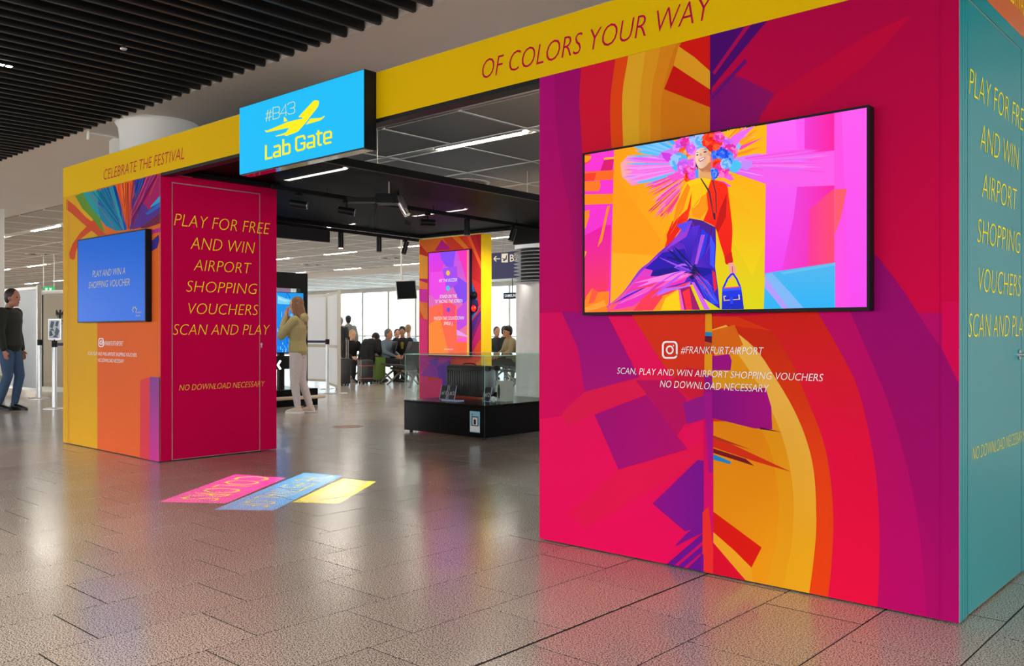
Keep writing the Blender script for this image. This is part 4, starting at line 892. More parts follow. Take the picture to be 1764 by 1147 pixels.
# the picture it throws: a coloured slide in front of a tiny lamp
def slide_light():
    src = LENS-(j0-LENS).normalized()*.035; tgt = Vector((-5.85, 3.75, 0)); ax = (tgt-src).normalized(); dist = .05; c = src+ax*dist
    def to_slide(x, y):
        p = Vector((x, y, 0)); d = p-src; t_ = ax.dot(c-src)/ax.dot(d); return src+d*t_
    e1 = ax.orthogonal().normalized(); e2 = ax.cross(e1)
    def loc2(p): d = p-c; return Vector((d.dot(e1), d.dot(e2)))
    F = lambda x, y: tuple(at(x, y, 'Z', 0)[:2])
    strips = [('COLORS', (273, 864.5), (389, 867), (492, 823), (405.6, 816.8), (1, .03, .50), (1, .85, 0), .16),
              ('THE FESTIVAL OF', (368.6, 877.5), (470.7, 879.3), (589, 819.3), (524, 814), (.05, .42, 1), (1, .85, 0), .08),
              ('CELEBRATE', (503, 865), (584, 867.3), (648, 829.5), (590.5, 824), (.85, .80, 0), (.42, .18, .75), .10)]
    def filt(nm, colr):
        m = D.materials.new(nm); m.use_nodes = True; nt = m.node_tree; nt.nodes.clear(); o = nt.nodes.new('ShaderNodeOutputMaterial'); t = nt.nodes.new('ShaderNodeBsdfTransparent')
        t.inputs[0].default_value = (*colr, 1); nt.links.new(t.outputs[0], o.inputs[0]); return m
    sl = empty('projector_slide', c, None, None); sl.parent = pj; sl.location = c-pj.location
    holes = []
    for txt, A_, B_, C_, D_, c1, c2, mg in strips:
        A2_, B2_, C2_, D2_ = [Vector(F(*k)) for k in (A_, B_, C_, D_)]
        # reading direction runs D->A, letter tops towards B-C
        U = ((A2_-D2_)+(B2_-C2_))/2; V = ((B2_-A2_)+(C2_-D2_))/2
        vs, fs = glyphs(txt, -.012); xs_ = [v[0] for v in vs]; x0, x1 = min(xs_), max(xs_)
        def S(x, y): return D2_+U*(.06+.88*(x-x0)/(x1-x0))+V*(.16+.66*y/.729)
        quad = [A2_, B2_, C2_, D2_]; holes.append([to_slide(*p) for p in quad])
        letters = [to_slide(*S(x, y)) for x, y in vs]
        mb = MB(); off = ax*.0004; mb.add([p for p in letters], fs); mb.build('slide_letters', filt('letter filter', c2), sl, fix=False)
        # coloured background with the letters cut out: outline loops of the glyph mesh filled even-odd
        bm = bmesh.new(); bv = [bm.verts.new((*loc2(p), 0)) for p in letters]
        for f in fs:
            try: bm.faces.new([bv[i] for i in f])
            except ValueError: pass
        bmesh.ops.remove_doubles(bm, verts=bm.verts[:], dist=1e-7)
        be = [e for e in bm.edges if len(e.link_faces) == 1]
        nxt = {}
        for e in be:
            nxt.setdefault(e.verts[0], []).append(e.verts[1]); nxt.setdefault(e.verts[1], []).append(e.verts[0])
        seen = set(); loops = []
        for v in nxt:
            if v in seen: continue
            lp = [v]; seen.add(v); cur = v
            while True:
                nn = [w_ for w_ in nxt[cur] if w_ not in seen]
                if not nn: break
                cur = nn[0]; seen.add(cur); lp.append(cur)
            if len(lp) > 2: loops.append([v_.co.copy() for v_ in lp])
        bm.free()
        rect = [Vector((*loc2(to_slide(*p)), 0)) for p in quad]
        k = 1/.02
        tr = tessellate_polygon([[p*k for p in rect]]+[[p*k for p in lp] for lp in loops])
        allp = rect+[p for lp in loops for p in lp]
        mb = MB(); mb.add([c+e1*p.x+e2*p.y for p in allp], [tuple(t_) for t_ in tr]); mb.build('slide_background', filt('slide filter', c1), sl, fix=False)
    # black mask with three windows
    hs = [[Vector((*loc2(p), 0)) for p in h] for h in holes]; R_ = .029
    outer = [Vector((-R_, -R_, 0)), Vector((R_, -R_, 0)), Vector((R_, R_, 0)), Vector((-R_, R_, 0))]
    tr = tessellate_polygon([[p*50 for p in outer]]+[[p*50 for p in h] for h in hs]); allp = outer+[p for h in hs for p in h]
    mb = MB(); mb.add([c+e1*p.x+e2*p.y for p in allp], [tuple(t_) for t_ in tr]); mb.build('slide_mask', M['void'], sl, fix=False)
    l = D.lights.new('projector_lamp', 'SPOT'); l.energy = 1700; l.spot_size = math.radians(58); l.spot_blend = 0; l.shadow_soft_size = .00003; l.color = (1, 1, 1)
    lo = D.objects.new('projector_lamp', l); COL.objects.link(lo); lo.parent = pj; lo.location = src-pj.location
    lo.rotation_euler = ax.to_track_quat('-Z', 'Y').to_euler()
slide_light()

# ---------------------------------------------------------------- strip lights, vents, ceiling details
k = 0
def strip(x, y, label=None, grp='strip lights in the ceiling channels'):
    r = empty('strip_light', (x, y, ZC), label or 'warm white strip light recessed in a ceiling channel', 'ceiling light', grp)
    MB().box((x-1.37, y-.04, ZC-.014), (x, y+.045, ZC+.004)).build('diffuser', M['lamp'], r)
    MB().box((x-1.39, y-.055, ZC-.012), (x+.02, y-.046, ZC+.006)).box((x-1.39, y+.046, ZC-.010), (x+.02, y+.055, ZC+.006)).build('edge_trim', M['rail'], r)
rown = ['row nearest the gate header', 'second row behind the header', 'third row behind the header', 'row nearest the windows']
ORD = ['first', 'second', 'third', 'fourth', 'fifth', 'sixth', 'seventh', 'eighth', 'ninth', 'tenth', 'eleventh', 'twelfth', 'thirteenth']
for ri, (yy, xo) in enumerate(((7.383, -6.466), (11.263, -8.07), (15.143, -6.57), (19.02, -8.1))):
    for i in range(0, 12):
        strip(xo-3.2*i, yy, 'strip light in the '+rown[ri]+', '+ORD[i]+' from the right', 'strip lights, '+rown[ri])
vm = None
for (vx, vy, lab) in ((-9.29, 9.28, 'round white swirl air vent in the ceiling beside the canopy'), (-24.1, 17.1, 'round white air vent in the far ceiling, left of the two near the windows'), (-20.2, 17.1, 'round white air vent in the far ceiling, right of the two near the windows'), (-26.6, 9.7, 'round air vent in the dark ceiling left of the gate'), (-23.0, 9.3, 'round air vent at the yellow edge of the left booth')):
    r = empty('ceiling_vent', (vx, vy, ZC), lab, 'vent')
    MB().lathe((vx, vy, ZC), [(.37, -.004), (.37, -.012), (.34, -.018), (.335, -.01), (.335, -.004)], 40).build('ring', M['rail'], r, smooth=True)
    MB().cyl((vx, vy, ZC-.009), (vx, vy, ZC-.005), .335, n=32).build('plate', M['col_white'], r)
    for j in range(20):
        a = 2*math.pi*j/20; ca, sa = math.cos(a), math.sin(a); cb_, sb = math.cos(a+.35), math.sin(a+.35)
        P = [(vx+.13*ca, vy+.13*sa), (vx+.31*cb_, vy+.31*sb), (vx+.31*cb_-.016*sb, vy+.31*sb+.016*cb_), (vx+.13*ca-.016*sa, vy+.13*sa+.016*ca)]
        MB().quadprism([(x_, y_, ZC-.0125) for x_, y_ in P], (0, 0, .004)).build('slot', M['void'], r)
def sprinkler(x, y, z, lab, m=None, l=.09):
    m = m or M['rail']
    r = empty('sprinkler', (x, y, z), lab, 'sprinkler')
    MB().cyl((x, y, z), (x, y, z-l), .012, n=10).build('pipe', m, r); MB().lathe((x, y, z-l-.01), [(.02, 0), (.026, .01), (.018, .02)], 12).build('head', M['steel'], r)
a = at(624, 290, 'Z', 3.36); sprinkler(a.x, a.y, 3.4, 'short white sprinkler under the channel right of the blue sign')
a = at(213, 78, 'Z', 3.36); sprinkler(a.x, a.y, 3.37, 'small dark sprinkler between the slats, upper left', M['black'], .035)
a = at(152, 228, 'Z', 3.38)
pp = empty('ceiling_pipe', (a.x, a.y, 3.38), 'thin white pipe and cable under the soffit leading to the round column', 'pipe')
b_ = at(214, 239, 'Z', 3.37)
MB().cyl((a.x, a.y, 3.3), (a.x, a.y, 3.42), .016, n=10).build('stub', M['rail'], pp)
MB().tube([(a.x, a.y, 3.375), tuple(b_)], .009).build('pipe', M['rail'], pp); MB().tube(sm([tuple(b_), tuple(at(219, 243, 'Z', 3.33)), tuple(at(222, 258, 'Z', 3.2))], 4), .012).build('cable', M['black'], pp, smooth=True)
a = at(10, 115, 'Z', 3.36)
dl = empty('downlight', (a.x, a.y, 3.37), 'small lit twin downlight between the slats at the left edge', 'ceiling light')
MB().box((a.x-.012, a.y-.30, 3.365), (a.x+.04, a.y+.05, 3.4)).build('case', M['black'], dl)
MB().box((a.x-.006, a.y-.09, 3.362), (a.x+.034, a.y-.02, 3.366)).box((a.x-.006, a.y+.0, 3.362), (a.x+.034, a.y+.04, 3.366)).build('lens', M['lamp'], dl)
# ---------------------------------------------------------------- steel column with air louvres
cx0 = Vector((0, 0, 0))+RV*.62+FV*16.1; cx0.z = 0; R0 = .55
sc = empty('steel_column', cx0, 'brushed steel round column with black air louvres near its top', 'column')
z1 = 2.085; z2 = 2.68
MB().lathe(cx0, [(R0, 0), (R0, z1-.03), (R0-.015, z1-.02), (R0-.015, z1)], 64).build('shaft', M['colsteel'], sc, smooth=60)
MB().lathe(cx0+Vector((0, 0, z1)), [(R0-.09, 0), (R0-.09, z2-z1)], 48).build('core', M['black'], sc, smooth=60)
for j in range(9):
    z = z1+.02+j*(z2-z1-.02)/9; MB().lathe(cx0+Vector((0, 0, z)), [(R0-.07, .02), (R0+.035, -.004), (R0+.04, .0), (R0-.06, .028)], 48).build('louvre', M['colsteel'], sc, smooth=60)
MB().lathe(cx0+Vector((0, 0, z2)), [(R0+.02, 0), (R0+.02, .72)], 64).build('cap', M['colsteel'], sc, smooth=60)
MB().box((cx0.x+.25, cx0.y-R0+.06, 0), (cx0.x+.262, cx0.y-R0+.066, z1)).build('seam', M['black'], sc)
# ---------------------------------------------------------------- lit totem
TY = 8.9; ta, tb = at(722, 413, 'Y', TY), at(829, 401.7, 'Y', TY); td = .21
tt = empty('display_totem', ((ta.x+tb.x)/2, TY+td/2, 0), 'tall orange and pink printed totem with portrait screen and yellow side', 'totem')
MB().box((ta.x, TY, .0), (tb.x-.001, TY+td, tb.z)).build('body', M['yellow2'], tt)
T = lambda *p: q(720, 400, 4.777, *p)
tp = [(('x', 'f0552a', 722, 'c92a32', 829), [(700, 390), (840, 390), (840, 700), (700, 700)]),
 (('y', 'f2903a', 415, 'f06a4a', 600), T((5, 60), (80, 40), (80, 800), (60, 720), (10, 640))), ('e8702a', T((10, 60), (200, 35), (260, 130), (80, 165), (20, 100))), ('c8208a', T((195, 62), (250, 110), (270, 140), (140, 150))), ('d83a2a', T((10, 90), (80, 170), (80, 230), (10, 180))), ('f5a040', T((10, 180), (80, 200), (80, 380), (10, 380))),
 ('e87a28', T((280, 40), (330, 30), (420, 130), (380, 135))), ('d8402a', T((360, 25), (430, 15), (500, 140), (440, 140))), ('b8282c', T((430, 15), (525, 5), (525, 430), (450, 380))), ('e8602c', T((400, 20), (425, 18), (525, 260), (525, 320))), ('a8222c', T((470, 10), (500, 8), (525, 100), (525, 200))),
 ('e03ab0', T((10, 465), (80, 470), (80, 580), (10, 570))), ('c8287a', T((10, 380), (80, 385), (80, 420), (12, 396))), ('f2884a', T((12, 560), (80, 640), (80, 790), (20, 640))), ('f0408a', T((12, 700), (80, 720), (80, 1500), (12, 1500))),
 ('342a5a', T((430, 400), (470, 470), (500, 600), (440, 720), (430, 900))), ('2a6ab8', T((432, 415), (450, 420), (490, 560), (470, 550))), ('3a78c8', T((515, 600), (525, 590), (440, 730), (435, 700))), ('5a2a8a', T((430, 760), (470, 700), (520, 640), (525, 720), (440, 1000))), ('d02870', T((520, 720), (525, 900), (430, 1000), (430, 940))), ('e8522c', T((500, 900), (525, 870), (525, 1000), (430, 1020))), ('8a2a6a', T((440, 860), (500, 700), (520, 690), (450, 900))),
 ('c83aa0', T((10, 1020), (300, 1020), (200, 1147), (10, 1147))), ('a03ab0', T((20, 1180), (120, 1060), (220, 1080), (180, 1200))), ('f0503c', T((300, 1030), (525, 1030), (525, 1120), (360, 1180))), ('6a3ab0', T((160, 1110), (260, 1050), (300, 1150), (200, 1400))), ('e83a7a', T((20, 1240), (200, 1200), (210, 1400), (20, 1450))), ('7a48b8', T((80, 1060), (170, 1030), (160, 1110))), ('f28a3a', T((440, 1110), (525, 1040), (525, 1200)))]
art('printed_front', tp, 'Y', TY, (ta.x+.01, tb.x-.001, .01, tb.z-.01), M['print'], tt, -1, step=.0001, start=.001)
s0, s1 = at(737.5, 613, 'Y', TY-.05), at(809.5, 428.5, 'Y', TY-.05)
pm = monitor('portrait_screen', 'portrait screen with buzzer instructions mounted on the orange totem', s0.x, s1.x, s0.z, s1.z, TY-.05, TY-.006, .012)
sp = [(('y', 'c044f8', 435, 'ff8038', 560), [(700, 400), (840, 400), (840, 640), (700, 640)]), (('y', 'd83af4', 440, 'f838b0', 520), T((90, 170), (250, 160), (200, 300), (150, 500), (90, 520))), ('8a4af8', T((180, 160), (310, 150), (290, 300), (230, 280), (190, 220))), ('f830c0', T((320, 150), (405, 145), (405, 420), (370, 300))), ('8a48f0', T((320, 360), (405, 420), (405, 620), (340, 560), (290, 450))), ('a84af4', T((200, 300), (320, 280), (330, 420), (240, 480))),
 ('f048e8', T((100, 330), (200, 320), (240, 480), (150, 560), (95, 500))), ('ff6a4a', T((90, 620), (260, 560), (320, 620), (320, 1020), (90, 1020))), ('ff8a38', T((90, 760), (180, 700), (260, 1020), (90, 1020))), ('f84a7a', T((200, 560), (310, 600), (300, 760), (210, 700))), ('c84ae0', T((320, 640), (405, 560), (405, 760), (320, 820))), ('ff58d0', T((320, 880), (405, 860), (405, 900), (320, 920))), ('e8a0f8', T((320, 800), (405, 850), (405, 862), (320, 846))), ('ff6a3a', T((320, 900), (405, 905), (405, 1020), (320, 1020))),
 (('y', 'ff8a3a', 430, 'f5d830', 560), T((405, 140), (416, 140), (416, 1020), (405, 1020))),
 ('f2c838', [T((248+16*math.cos(a), 335+21*math.sin(a)))[0] for a in [math.pi*2*i/16 for i in range(16)]]), ('48c8e8', [T((248+16*math.cos(a), 460+21*math.sin(a)))[0] for a in [math.pi*2*i/16 for i in range(16)]]), ('6a50d8', [T((251+14*math.cos(a), 638+19*math.sin(a)))[0] for a in [math.pi*2*i/16 for i in range(16)]])]
art('picture', sp, 'Y', TY-.048, (s0.x+.012, s1.x-.012, s0.z+.012, s1.z-.012), M['screen'], pm, -1, step=.00005, start=.001)
t = MB(); Yt = TY-.05
for s, xl, yb, yt, xr in (('HIT THE BUZZER', 172, 412, 385, 326), ('STAND ON THE', 178, 543, 515, 322), ('"X" FACING THE SCREEN', 139, 584, 556, 368), ('WATCH THE COUNTDOWN', 127, 722, 693, 381), ('SMILE ;)', 212, 763, 735, 290), ('DATA SECURITY', 217, 968, 957, 292)):
    text_px(t, s, 'Y', Yt, -1, *T((xl, yb))[0], T((0, yt))[0][1], T((xr, 0))[0][0], eps=.0012)
t.build('screen_lettering', M['scr_white'], pm, fix=False)
M['red_lit'] = mat('red buzzer', 'e01818', .25, emit='ff2020', es=.5)
for (x, y, m_, lab, nm) in ((464, 627, M['red_lit'], 'round red buzzer button on the totem beside the screen', 'buzzer'), (463, 517, M['bezel'], 'round black camera dome above the red buzzer', 'camera_dome')):
    p = at(*T((x, y))[0], 'Y', TY-.02); r = empty(nm, (p.x, TY, p.z), lab, 'button' if nm == 'buzzer' else 'camera')
    MB().cyl((p.x, TY-.012, p.z), (p.x, TY-.028, p.z), .052, .05, n=24).build('base', M['black'], r, smooth=True)
    MB().ell((p.x, TY-.03, p.z), (.046, .03, .046), 20).build('dome', m_, r, smooth=True)
# ---------------------------------------------------------------- glass show case
cx_0, cx_1, cy_0, cy_1 = -8.05, -6.72, 7.02, 8.38; cz1 = .385; gz = .925
sh = empty('display_case', ((cx_0+cx_1)/2, (cy_0+cy_1)/2, 0), 'low black plinth with a glass hood standing right of the opening', 'display case')
MB().box((cx_0, cy_0, .03), (cx_1, cy_1, cz1-.02), .004).build('plinth', M['blackgloss'], sh)
MB().box((cx_0-.004, cy_0-.004, cz1-.018), (cx_1+.004, cy_1+.004, cz1), .002).build('plinth_top', M['blackgloss'], sh)
for x, y in ((cx_0+.06, cy_0+.06), (cx_1-.06, cy_0+.06), (cx_0+.06, cy_1-.06), (cx_1-.06, cy_1-.06)): MB().cyl((x, y, 0), (x, y, .03), .02, n=12).build('foot', M['black'], sh)
e_ = .02; gt = .006; gx0, gx1, gy0, gy1 = cx_0+.01, cx_1-.01, cy_0+.01, cy_1-.01
for nm, a, b in (('glass_front', (gx0, gy0, cz1), (gx1, gy0+gt, gz)), ('glass_back', (gx0, gy1-gt, cz1), (gx1, gy1, gz)), ('glass_side', (gx0, gy0+gt, cz1), (gx0+gt, gy1-gt, gz)), ('glass_side', (gx1-gt, gy0+gt, cz1), (gx1, gy1-gt, gz)), ('glass_lid', (gx0, gy0, gz), (gx1, gy1, gz+gt))): MB().box(a, b).build(nm, M['glass'], sh)
ge = MB(); w_ = .0045
for x in (gx0, gx1):
    for y in (gy0, gy1): ge.box((x-w_/2, y-w_/2, cz1), (x+w_/2, y+w_/2, gz+gt))
for y in (gy0, gy1): ge.box((gx0, y-w_/2, gz), (gx1, y+w_/2, gz+gt+.001))
for x in (gx0, gx1): ge.box((x-w_/2, gy0, gz), (x+w_/2, gy1, gz+gt+.001))
ge.build('glass_edges', M['glass_edge'], sh)
# sticker on the plinth
st = empty('plinth_sticker', (0, cy_0, .2), 'pale blue sticker with a black framed phone icon on the plinth front', 'sticker')
X_ = lambda *p: q(690, 620, 7.35, *p)
a, b = at(*X_((876, 910))[0], 'Y', cy_0-.002), at(*X_((1004, 655))[0], 'Y', cy_0-.002)
st.location = ((a.x+b.x)/2, cy_0, a.z); M['stick'] = mat('pale blue sticker', '8cc4dc', .5); M['white'] = mat('white plastic', 'e8e6e2', .4)
MB().box((a.x, cy_0-.0015, a.z), (b.x, cy_0-.0002, b.z)).build('film', M['stick'], st)
def px_box(x0, y0, x1, y1, m_, nm, par, dy0, dy1):
    a, b = at(*X_((x0, y1))[0], 'Y', cy_0-dy1), at(*X_((x1, y0))[0], 'Y', cy_0-dy1); return MB().box((a.x, cy_0-dy1, a.z), (b.x, cy_0-dy0, b.z)).build(nm, m_, par)
px_box(900, 718, 982, 832, M['black'], 'icon_frame', st, .0016, .0024); px_box(910, 730, 973, 822, M['white'], 'icon_face', st, .0025, .0030); px_box(926, 760, 954, 815, M['black'], 'icon_phone', st, .0031, .0036); px_box(930, 752, 950, 762, M['black'], 'icon_phone', st, .0031, .0036)
px_box(900, 680, 916, 700, mat('sticker brown dot', '8a6a4a', .5), 'sticker_mark', st, .0016, .0022)
px_box(884, 840, 1000, 900, M['white'], 'text_field', st, .0016, .002)
# suitcase lying on its side in the case
sy0, sy1 = 7.58, 7.82; sx_0, sx_1, szb, szt = -7.93, -7.29, cz1+.03, cz1+.40
su = empty('suitcase', ((sx_0+sx_1)/2, 7.7, cz1), 'black ribbed suitcase lying on its side inside the glass case', 'suitcase')
M['suit'] = mat('black polycarbonate shell', (.02, .02, .021), .38); M['suit_alu'] = mat('silver grey shell end', 'a8b0b8', .3, metal=.5)
MB().box((sx_0, sy0, szb), (sx_1, sy1, szt), .035).build('shell', M['suit'], su, smooth=True)
for j in range(15):
    x = sx_0+.05+j*(sx_1-sx_0-.1)/14; MB().box((x-.009, sy0-.007, szb+.045), (x+.009, sy0+.004, szt-.05), .004).build('rib', M['suit'], su, smooth=True)
MB().box((sx_0+.03, sy0+.015, szt-.004), (sx_1-.03, sy0+.05, szt+.01), .005).build('top_rail', mat('grey shell edge', '55504b', .35), su, smooth=True)
MB().box((sx_1-.004, sy0+.03, szb+.03), (sx_1+.012, sy1-.03, szt-.03), .004).build('end_panel', M['suit_alu'], su, smooth=True)
MB().tube(sm([(-7.7, 7.66, szt), (-7.68, 7.66, szt+.02), (-7.6, 7.66, szt+.026), (-7.5, 7.66, szt+.02), (-7.48, 7.66, szt)], 4), .008).build('handle', M['black'], su, smooth=True)
for z in (szb+.03, szt-.025):
    for y in (sy0+.04, sy1-.04):
        r = MB().box((sx_1+.002, y-.025, z-.025), (sx_1+.03, y+.025, z+.025), .008).build('wheel_housing', M['black'], su, smooth=True)
        MB().cyl((sx_1+.05, y-.02, z), (sx_1+.05, y+.02, z), .032, n=20).build('wheel', M['black'], r, smooth=True)
# prize cards
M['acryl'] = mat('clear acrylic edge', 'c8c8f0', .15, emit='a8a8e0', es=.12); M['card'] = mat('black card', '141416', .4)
for lab, x0, x1, y_ in (('#1', -7.80, -7.685, 7.36), ('#3', -7.66, -7.545, 7.36), ('#2', -7.165, -7.05, 7.45)):
    r = empty('prize_card', ((x0+x1)/2, y_, cz1), {'#1': 'black card lettered #1 in a tilted acrylic stand before the suitcase', '#3': 'black card lettered #3 in a tilted acrylic stand, middle of the three', '#2': 'black card lettered #2 in a tilted acrylic stand at the suitcase wheels'}[lab], 'card', 'prize cards in the glass case')
    tl = Matrix.Translation((x0, y_, cz1+.004)) @ Matrix.Rotation(math.radians(-14), 4, 'X') @ Matrix.Shear('XZ', 4, (.18, 0)) if False else Matrix.Translation((x0, y_, cz1+.004)) @ Matrix.Rotation(math.radians(-14), 4, 'X')
    w = x1-x0; h = .165
    MB().box((0.006, 0, .003), (w-.006, .003, h), M=tl).build('card', M['card'], r)
    MB().box((0, -.003, 0), (.005, .006, h+.004), M=tl).box((w-.005, -.003, 0), (w, .006, h+.004), M=tl).box((0, -.003, -.002), (w, .05, .003), M=tl).build('stand', M['acryl'], r)
    t = MB(); put_text(t, lab, (.02, -.0015, .055), (1, 0, 0), (0, 0, 1), w-.036, .05, .0); t.v = [tl @ v for v in t.v]; t.build('lettering', M['white_ink'], r, fix=False)
bx_ = empty('headphone_box', (-7.03, 7.66, cz1), 'white carton with a dark headphone picture inside the glass case', 'box')
MB().box((-7.08, 7.6, cz1), (-6.93, 7.72, cz1+.235), .002).build('carton', mat('white carton', 'e6e0d8', .5), bx_)
t = MB(); t.add([(-7.045+.018*math.cos(a), 7.5985, cz1+.115+.085*math.sin(a)) for a in [2*math.pi*i/20 for i in range(20)]], [tuple(range(20))]); t.build('headphone_picture', M['black_ink'], bx_, fix=False)
MB().box((-7.02, 7.655, cz1+.235), (-6.99, 7.665, cz1+.27), .003).build('hang_tab', M['white'], bx_)
MB().box((-7.62, 7.22, cz1), (-7.36, 7.34, cz1+.012), .001).build('acrylic_plate', M['acryl'], None)
tag(D.objects['acrylic_plate'], 'flat clear acrylic plate lying in the glass case before the suitcase', 'plate')
# ---------------------------------------------------------------- gate sign
gy = 13.6; a, b = at(848, 480.5, 'Y', gy), at(900, 432, 'Y', gy); gx1 = at(948, 432, 'Y', gy).x
gs = empty('gate_sign', (a.x, gy, a.z), 'navy hanging gate sign with arrow and aeroplane beside the steel column', 'sign')
MB().box((a.x-.15, gy, a.z), (gx1, gy+.08, b.z+.0), .003).build('panel', M['navy'], gs)
G = lambda *p: q(820, 370, 3.476, *p); t = MB(); M['sign_white'] = glow('lit cream symbol', 'f5e8c8', .9)
stroke_px(t, [(G((106, 263), (145, 263)), 1.7), (G((122, 247), (108, 263), (122, 279)), 1.7)], 'Y', gy, -1, .002)
P = [at(*p, 'Y', gy) for p in G((153, 233), (191, 231), (191, 285), (153, 285))]; t.add([p-Vector((0, .002, 0)) for p in P], [(0, 1, 2, 3)])
text_px(t, 'B20', 'Y', gy, -1, *G((203, 280))[0], G((0, 236))[0][1], G((280, 0))[0][0], 0, eps=.002, off=.01)
t.build('sign_lettering', M['sign_white'], gs, fix=False)
t = MB(); polyp(t, G((157, 258), (168, 262), (176, 262), (183, 240), (187, 240), (184, 262), (187, 268), (160, 266)), 'Y', gy, -1, .003); polyp(t, G((160, 272), (178, 262), (182, 266), (168, 280)), 'Y', gy, -1, .0034); t.build('aeroplane_symbol', M['navy'], gs, fix=False)
MB().cyl((a.x+.25, gy+.04, b.z), (a.x+.25, gy+.04, 3.4), .008, n=6).cyl((gx1-.3, gy+.04, b.z), (gx1-.3, gy+.04, 3.4), .008, n=6).build('hanger', M['alu'], gs)
# shop sign further back
p = at(867, 515, 'Y', 18.0); p2 = at(905, 503, 'Y', 18.0)
ss = empty('shop_sign', (p.x, 18, p.z), 'small black hanging shop sign half hidden by the steel column', 'sign')
MB().box((p.x, 18, p.z), (p2.x, 18.08, p2.z), .003).build('panel', M['black'], ss)
MB().cyl((p.x+.3, 18.04, p2.z), (p.x+.3, 18.04, 3.4), .01, n=6).build('hanger', M['black'], ss)
t = MB(); text_px(t, 'SAMSUNG', 'Y', 18, -1, 869.5, 511.7, 506.8, 892, 0, eps=.002, off=.015); t.build('sign_lettering', M['scr_white'], ss, fix=False)
# hanging monitor
def hang_tv():
    c = Vector((-14.4, 12.6, 0)); r = empty('hanging_monitor', (c.x, c.y, 1.9), 'black switched-off monitor hanging on a pole before the windows', 'screen')
    a, b, c_, d = [RV*((x-CX)/FOC*19)+FV*19+Vector((0, 0, CH+(CY-y)/FOC*19)) for x, y in ((681, 484), (716, 482.5), (719, 514.5), (684.5, 516))]
    t = FV*.09-RV*.02; fr_ = FV*.004
    MB().quadprism([a, b, c_, d], t).build('housing', M['alu'], r)
    i_ = [Vector(v)-fr_ for v in (a, b, c_, d)]; m_ = sum(i_, Vector())/4; MB().quadprism([m_+(v-m_)*.93 for v in i_], fr_*.9).build('screen', M['blackgloss'], r)
    top = (a+b)/2+t*.5-RV*.08; MB().cyl(top, (top.x, top.y, 3.4), .022, n=12).build('pole', M['alu'], r)
hang_tv()

a = at(600, 735, 'Z', 0)
MB().cyl((a.x, a.y, .0003), (a.x, a.y, .0018), .2, n=40).build('floor_sticker', mat('beige sticker', 'c8a888', .5), None, loc=(a.x, a.y, 0))
tag(D.objects['floor_sticker'], 'faint round beige sticker on the floor inside the gate opening', 'sticker')
# ---------------------------------------------------------------- kiosk with the blue screen
ks = empty('display_kiosk', (-12.6, 8.0, 0), 'black kiosk frame with a blue lit screen on a low plinth, behind the woman', 'kiosk')
MB().box((-13.2, 6.9, 0.0), (-12.17, 8.745, .275), .006).build('plinth', M['blackgloss'], ks)
KX = -12.7
MB().box((KX-.12, 8.77, .275), (KX, 8.915, 2.19)).build('post', M['black'], ks); MB().box((KX-.12, 6.95, .275), (KX, 7.1, 2.19)).build('post', M['black'], ks)
MB().box((KX-.12, 7.1, 1.93), (KX, 8.77, 2.19)).build('header_board', M['black'], ks)
MB().box((KX-.09, 8.37, .275), (KX-.02, 8.47, .9)).build('leg', M['black'], ks); MB().box((KX-.09, 7.4, .275), (KX-.02, 7.5, .9)).build('leg', M['black'], ks)
MB().box((KX-.05, 7.1, .58), (KX+.0, 8.74, .80)).build('lower_board', M['black'], ks)
MB().box((KX-.06, 7.15, 1.86), (KX-.03, 8.6, 1.925)).build('poster_strip', mat('lilac poster', 'c8a8d8', .5), ks)
kb = MB().box((KX-.04, 7.12, .845), (KX+.01, 8.84, 1.86)).build('screen_housing', M['bezel'], ks)
wv = [('2090f0', [(470, 500), (530, 500), (530, 612), (470, 612)]), (('y', '1c9cf0', 505, '1878e8', 607), [(470, 500), (530, 500), (530, 612), (470, 612)])]
c3 = lambda *p: q(470, 450, 8.193, *p)
for i in range(90):
    x, y = RS.uniform(472, 524), RS.uniform(504, 608); l = RS.uniform(3, 12); w = RS.uniform(.5, 2); a = RS.uniform(.8, 1.6)
    wv.append((RS.choice(['40b8f8', '68ccfa', '1a6ce8', '1458d8', '30a8f8', '8ad8fa']), [(x, y), (x+w, y-.3), (x+w+l*math.cos(a)*.7, y+l*math.sin(a)), (x+l*math.cos(a)*.7-.5, y+l*math.sin(a)+.3)]))
wv += [('78d4f8', c3((60, 480), (110, 500), (240, 545), (350, 560), (400, 590), (200, 610), (60, 600))), ('b0e0f8', c3((70, 500), (150, 540), (240, 560), (160, 570), (70, 540)))]
art('picture', wv, 'X', KX, (7.14, 8.82, .86, 1.85), M['screen'], kb, 1, step=.00003, start=.0115)
t = MB(); stroke_px(t, [([(483, 621), (478.5, 628.5), (483, 636)], 3.0)], 'X', KX, 1, .003); t.build('chevron_light', glow('lit white chevron', 'ffffff', 6), ks, fix=False)
rr = MB().tube([(-11.9, 6.9, .165), (-11.9, 8.64, .155), (-11.9, 8.69, .155)], [.028, .028, .02], 12).build('foot_rail', mat('pale wood rail', 'd8bfa4', .35), ks, smooth=True)
MB().cyl((-11.9, 7.3, 0), (-11.9, 7.3, .16), .014, n=10).cyl((-11.9, 8.3, 0), (-11.9, 8.3, .155), .014, n=10).build('rail_post', M['black'], rr)
MB().box((-12.17, 7.5, .10), (-11.9, 7.53, .12)).build('rail_arm', M['black'], ks)
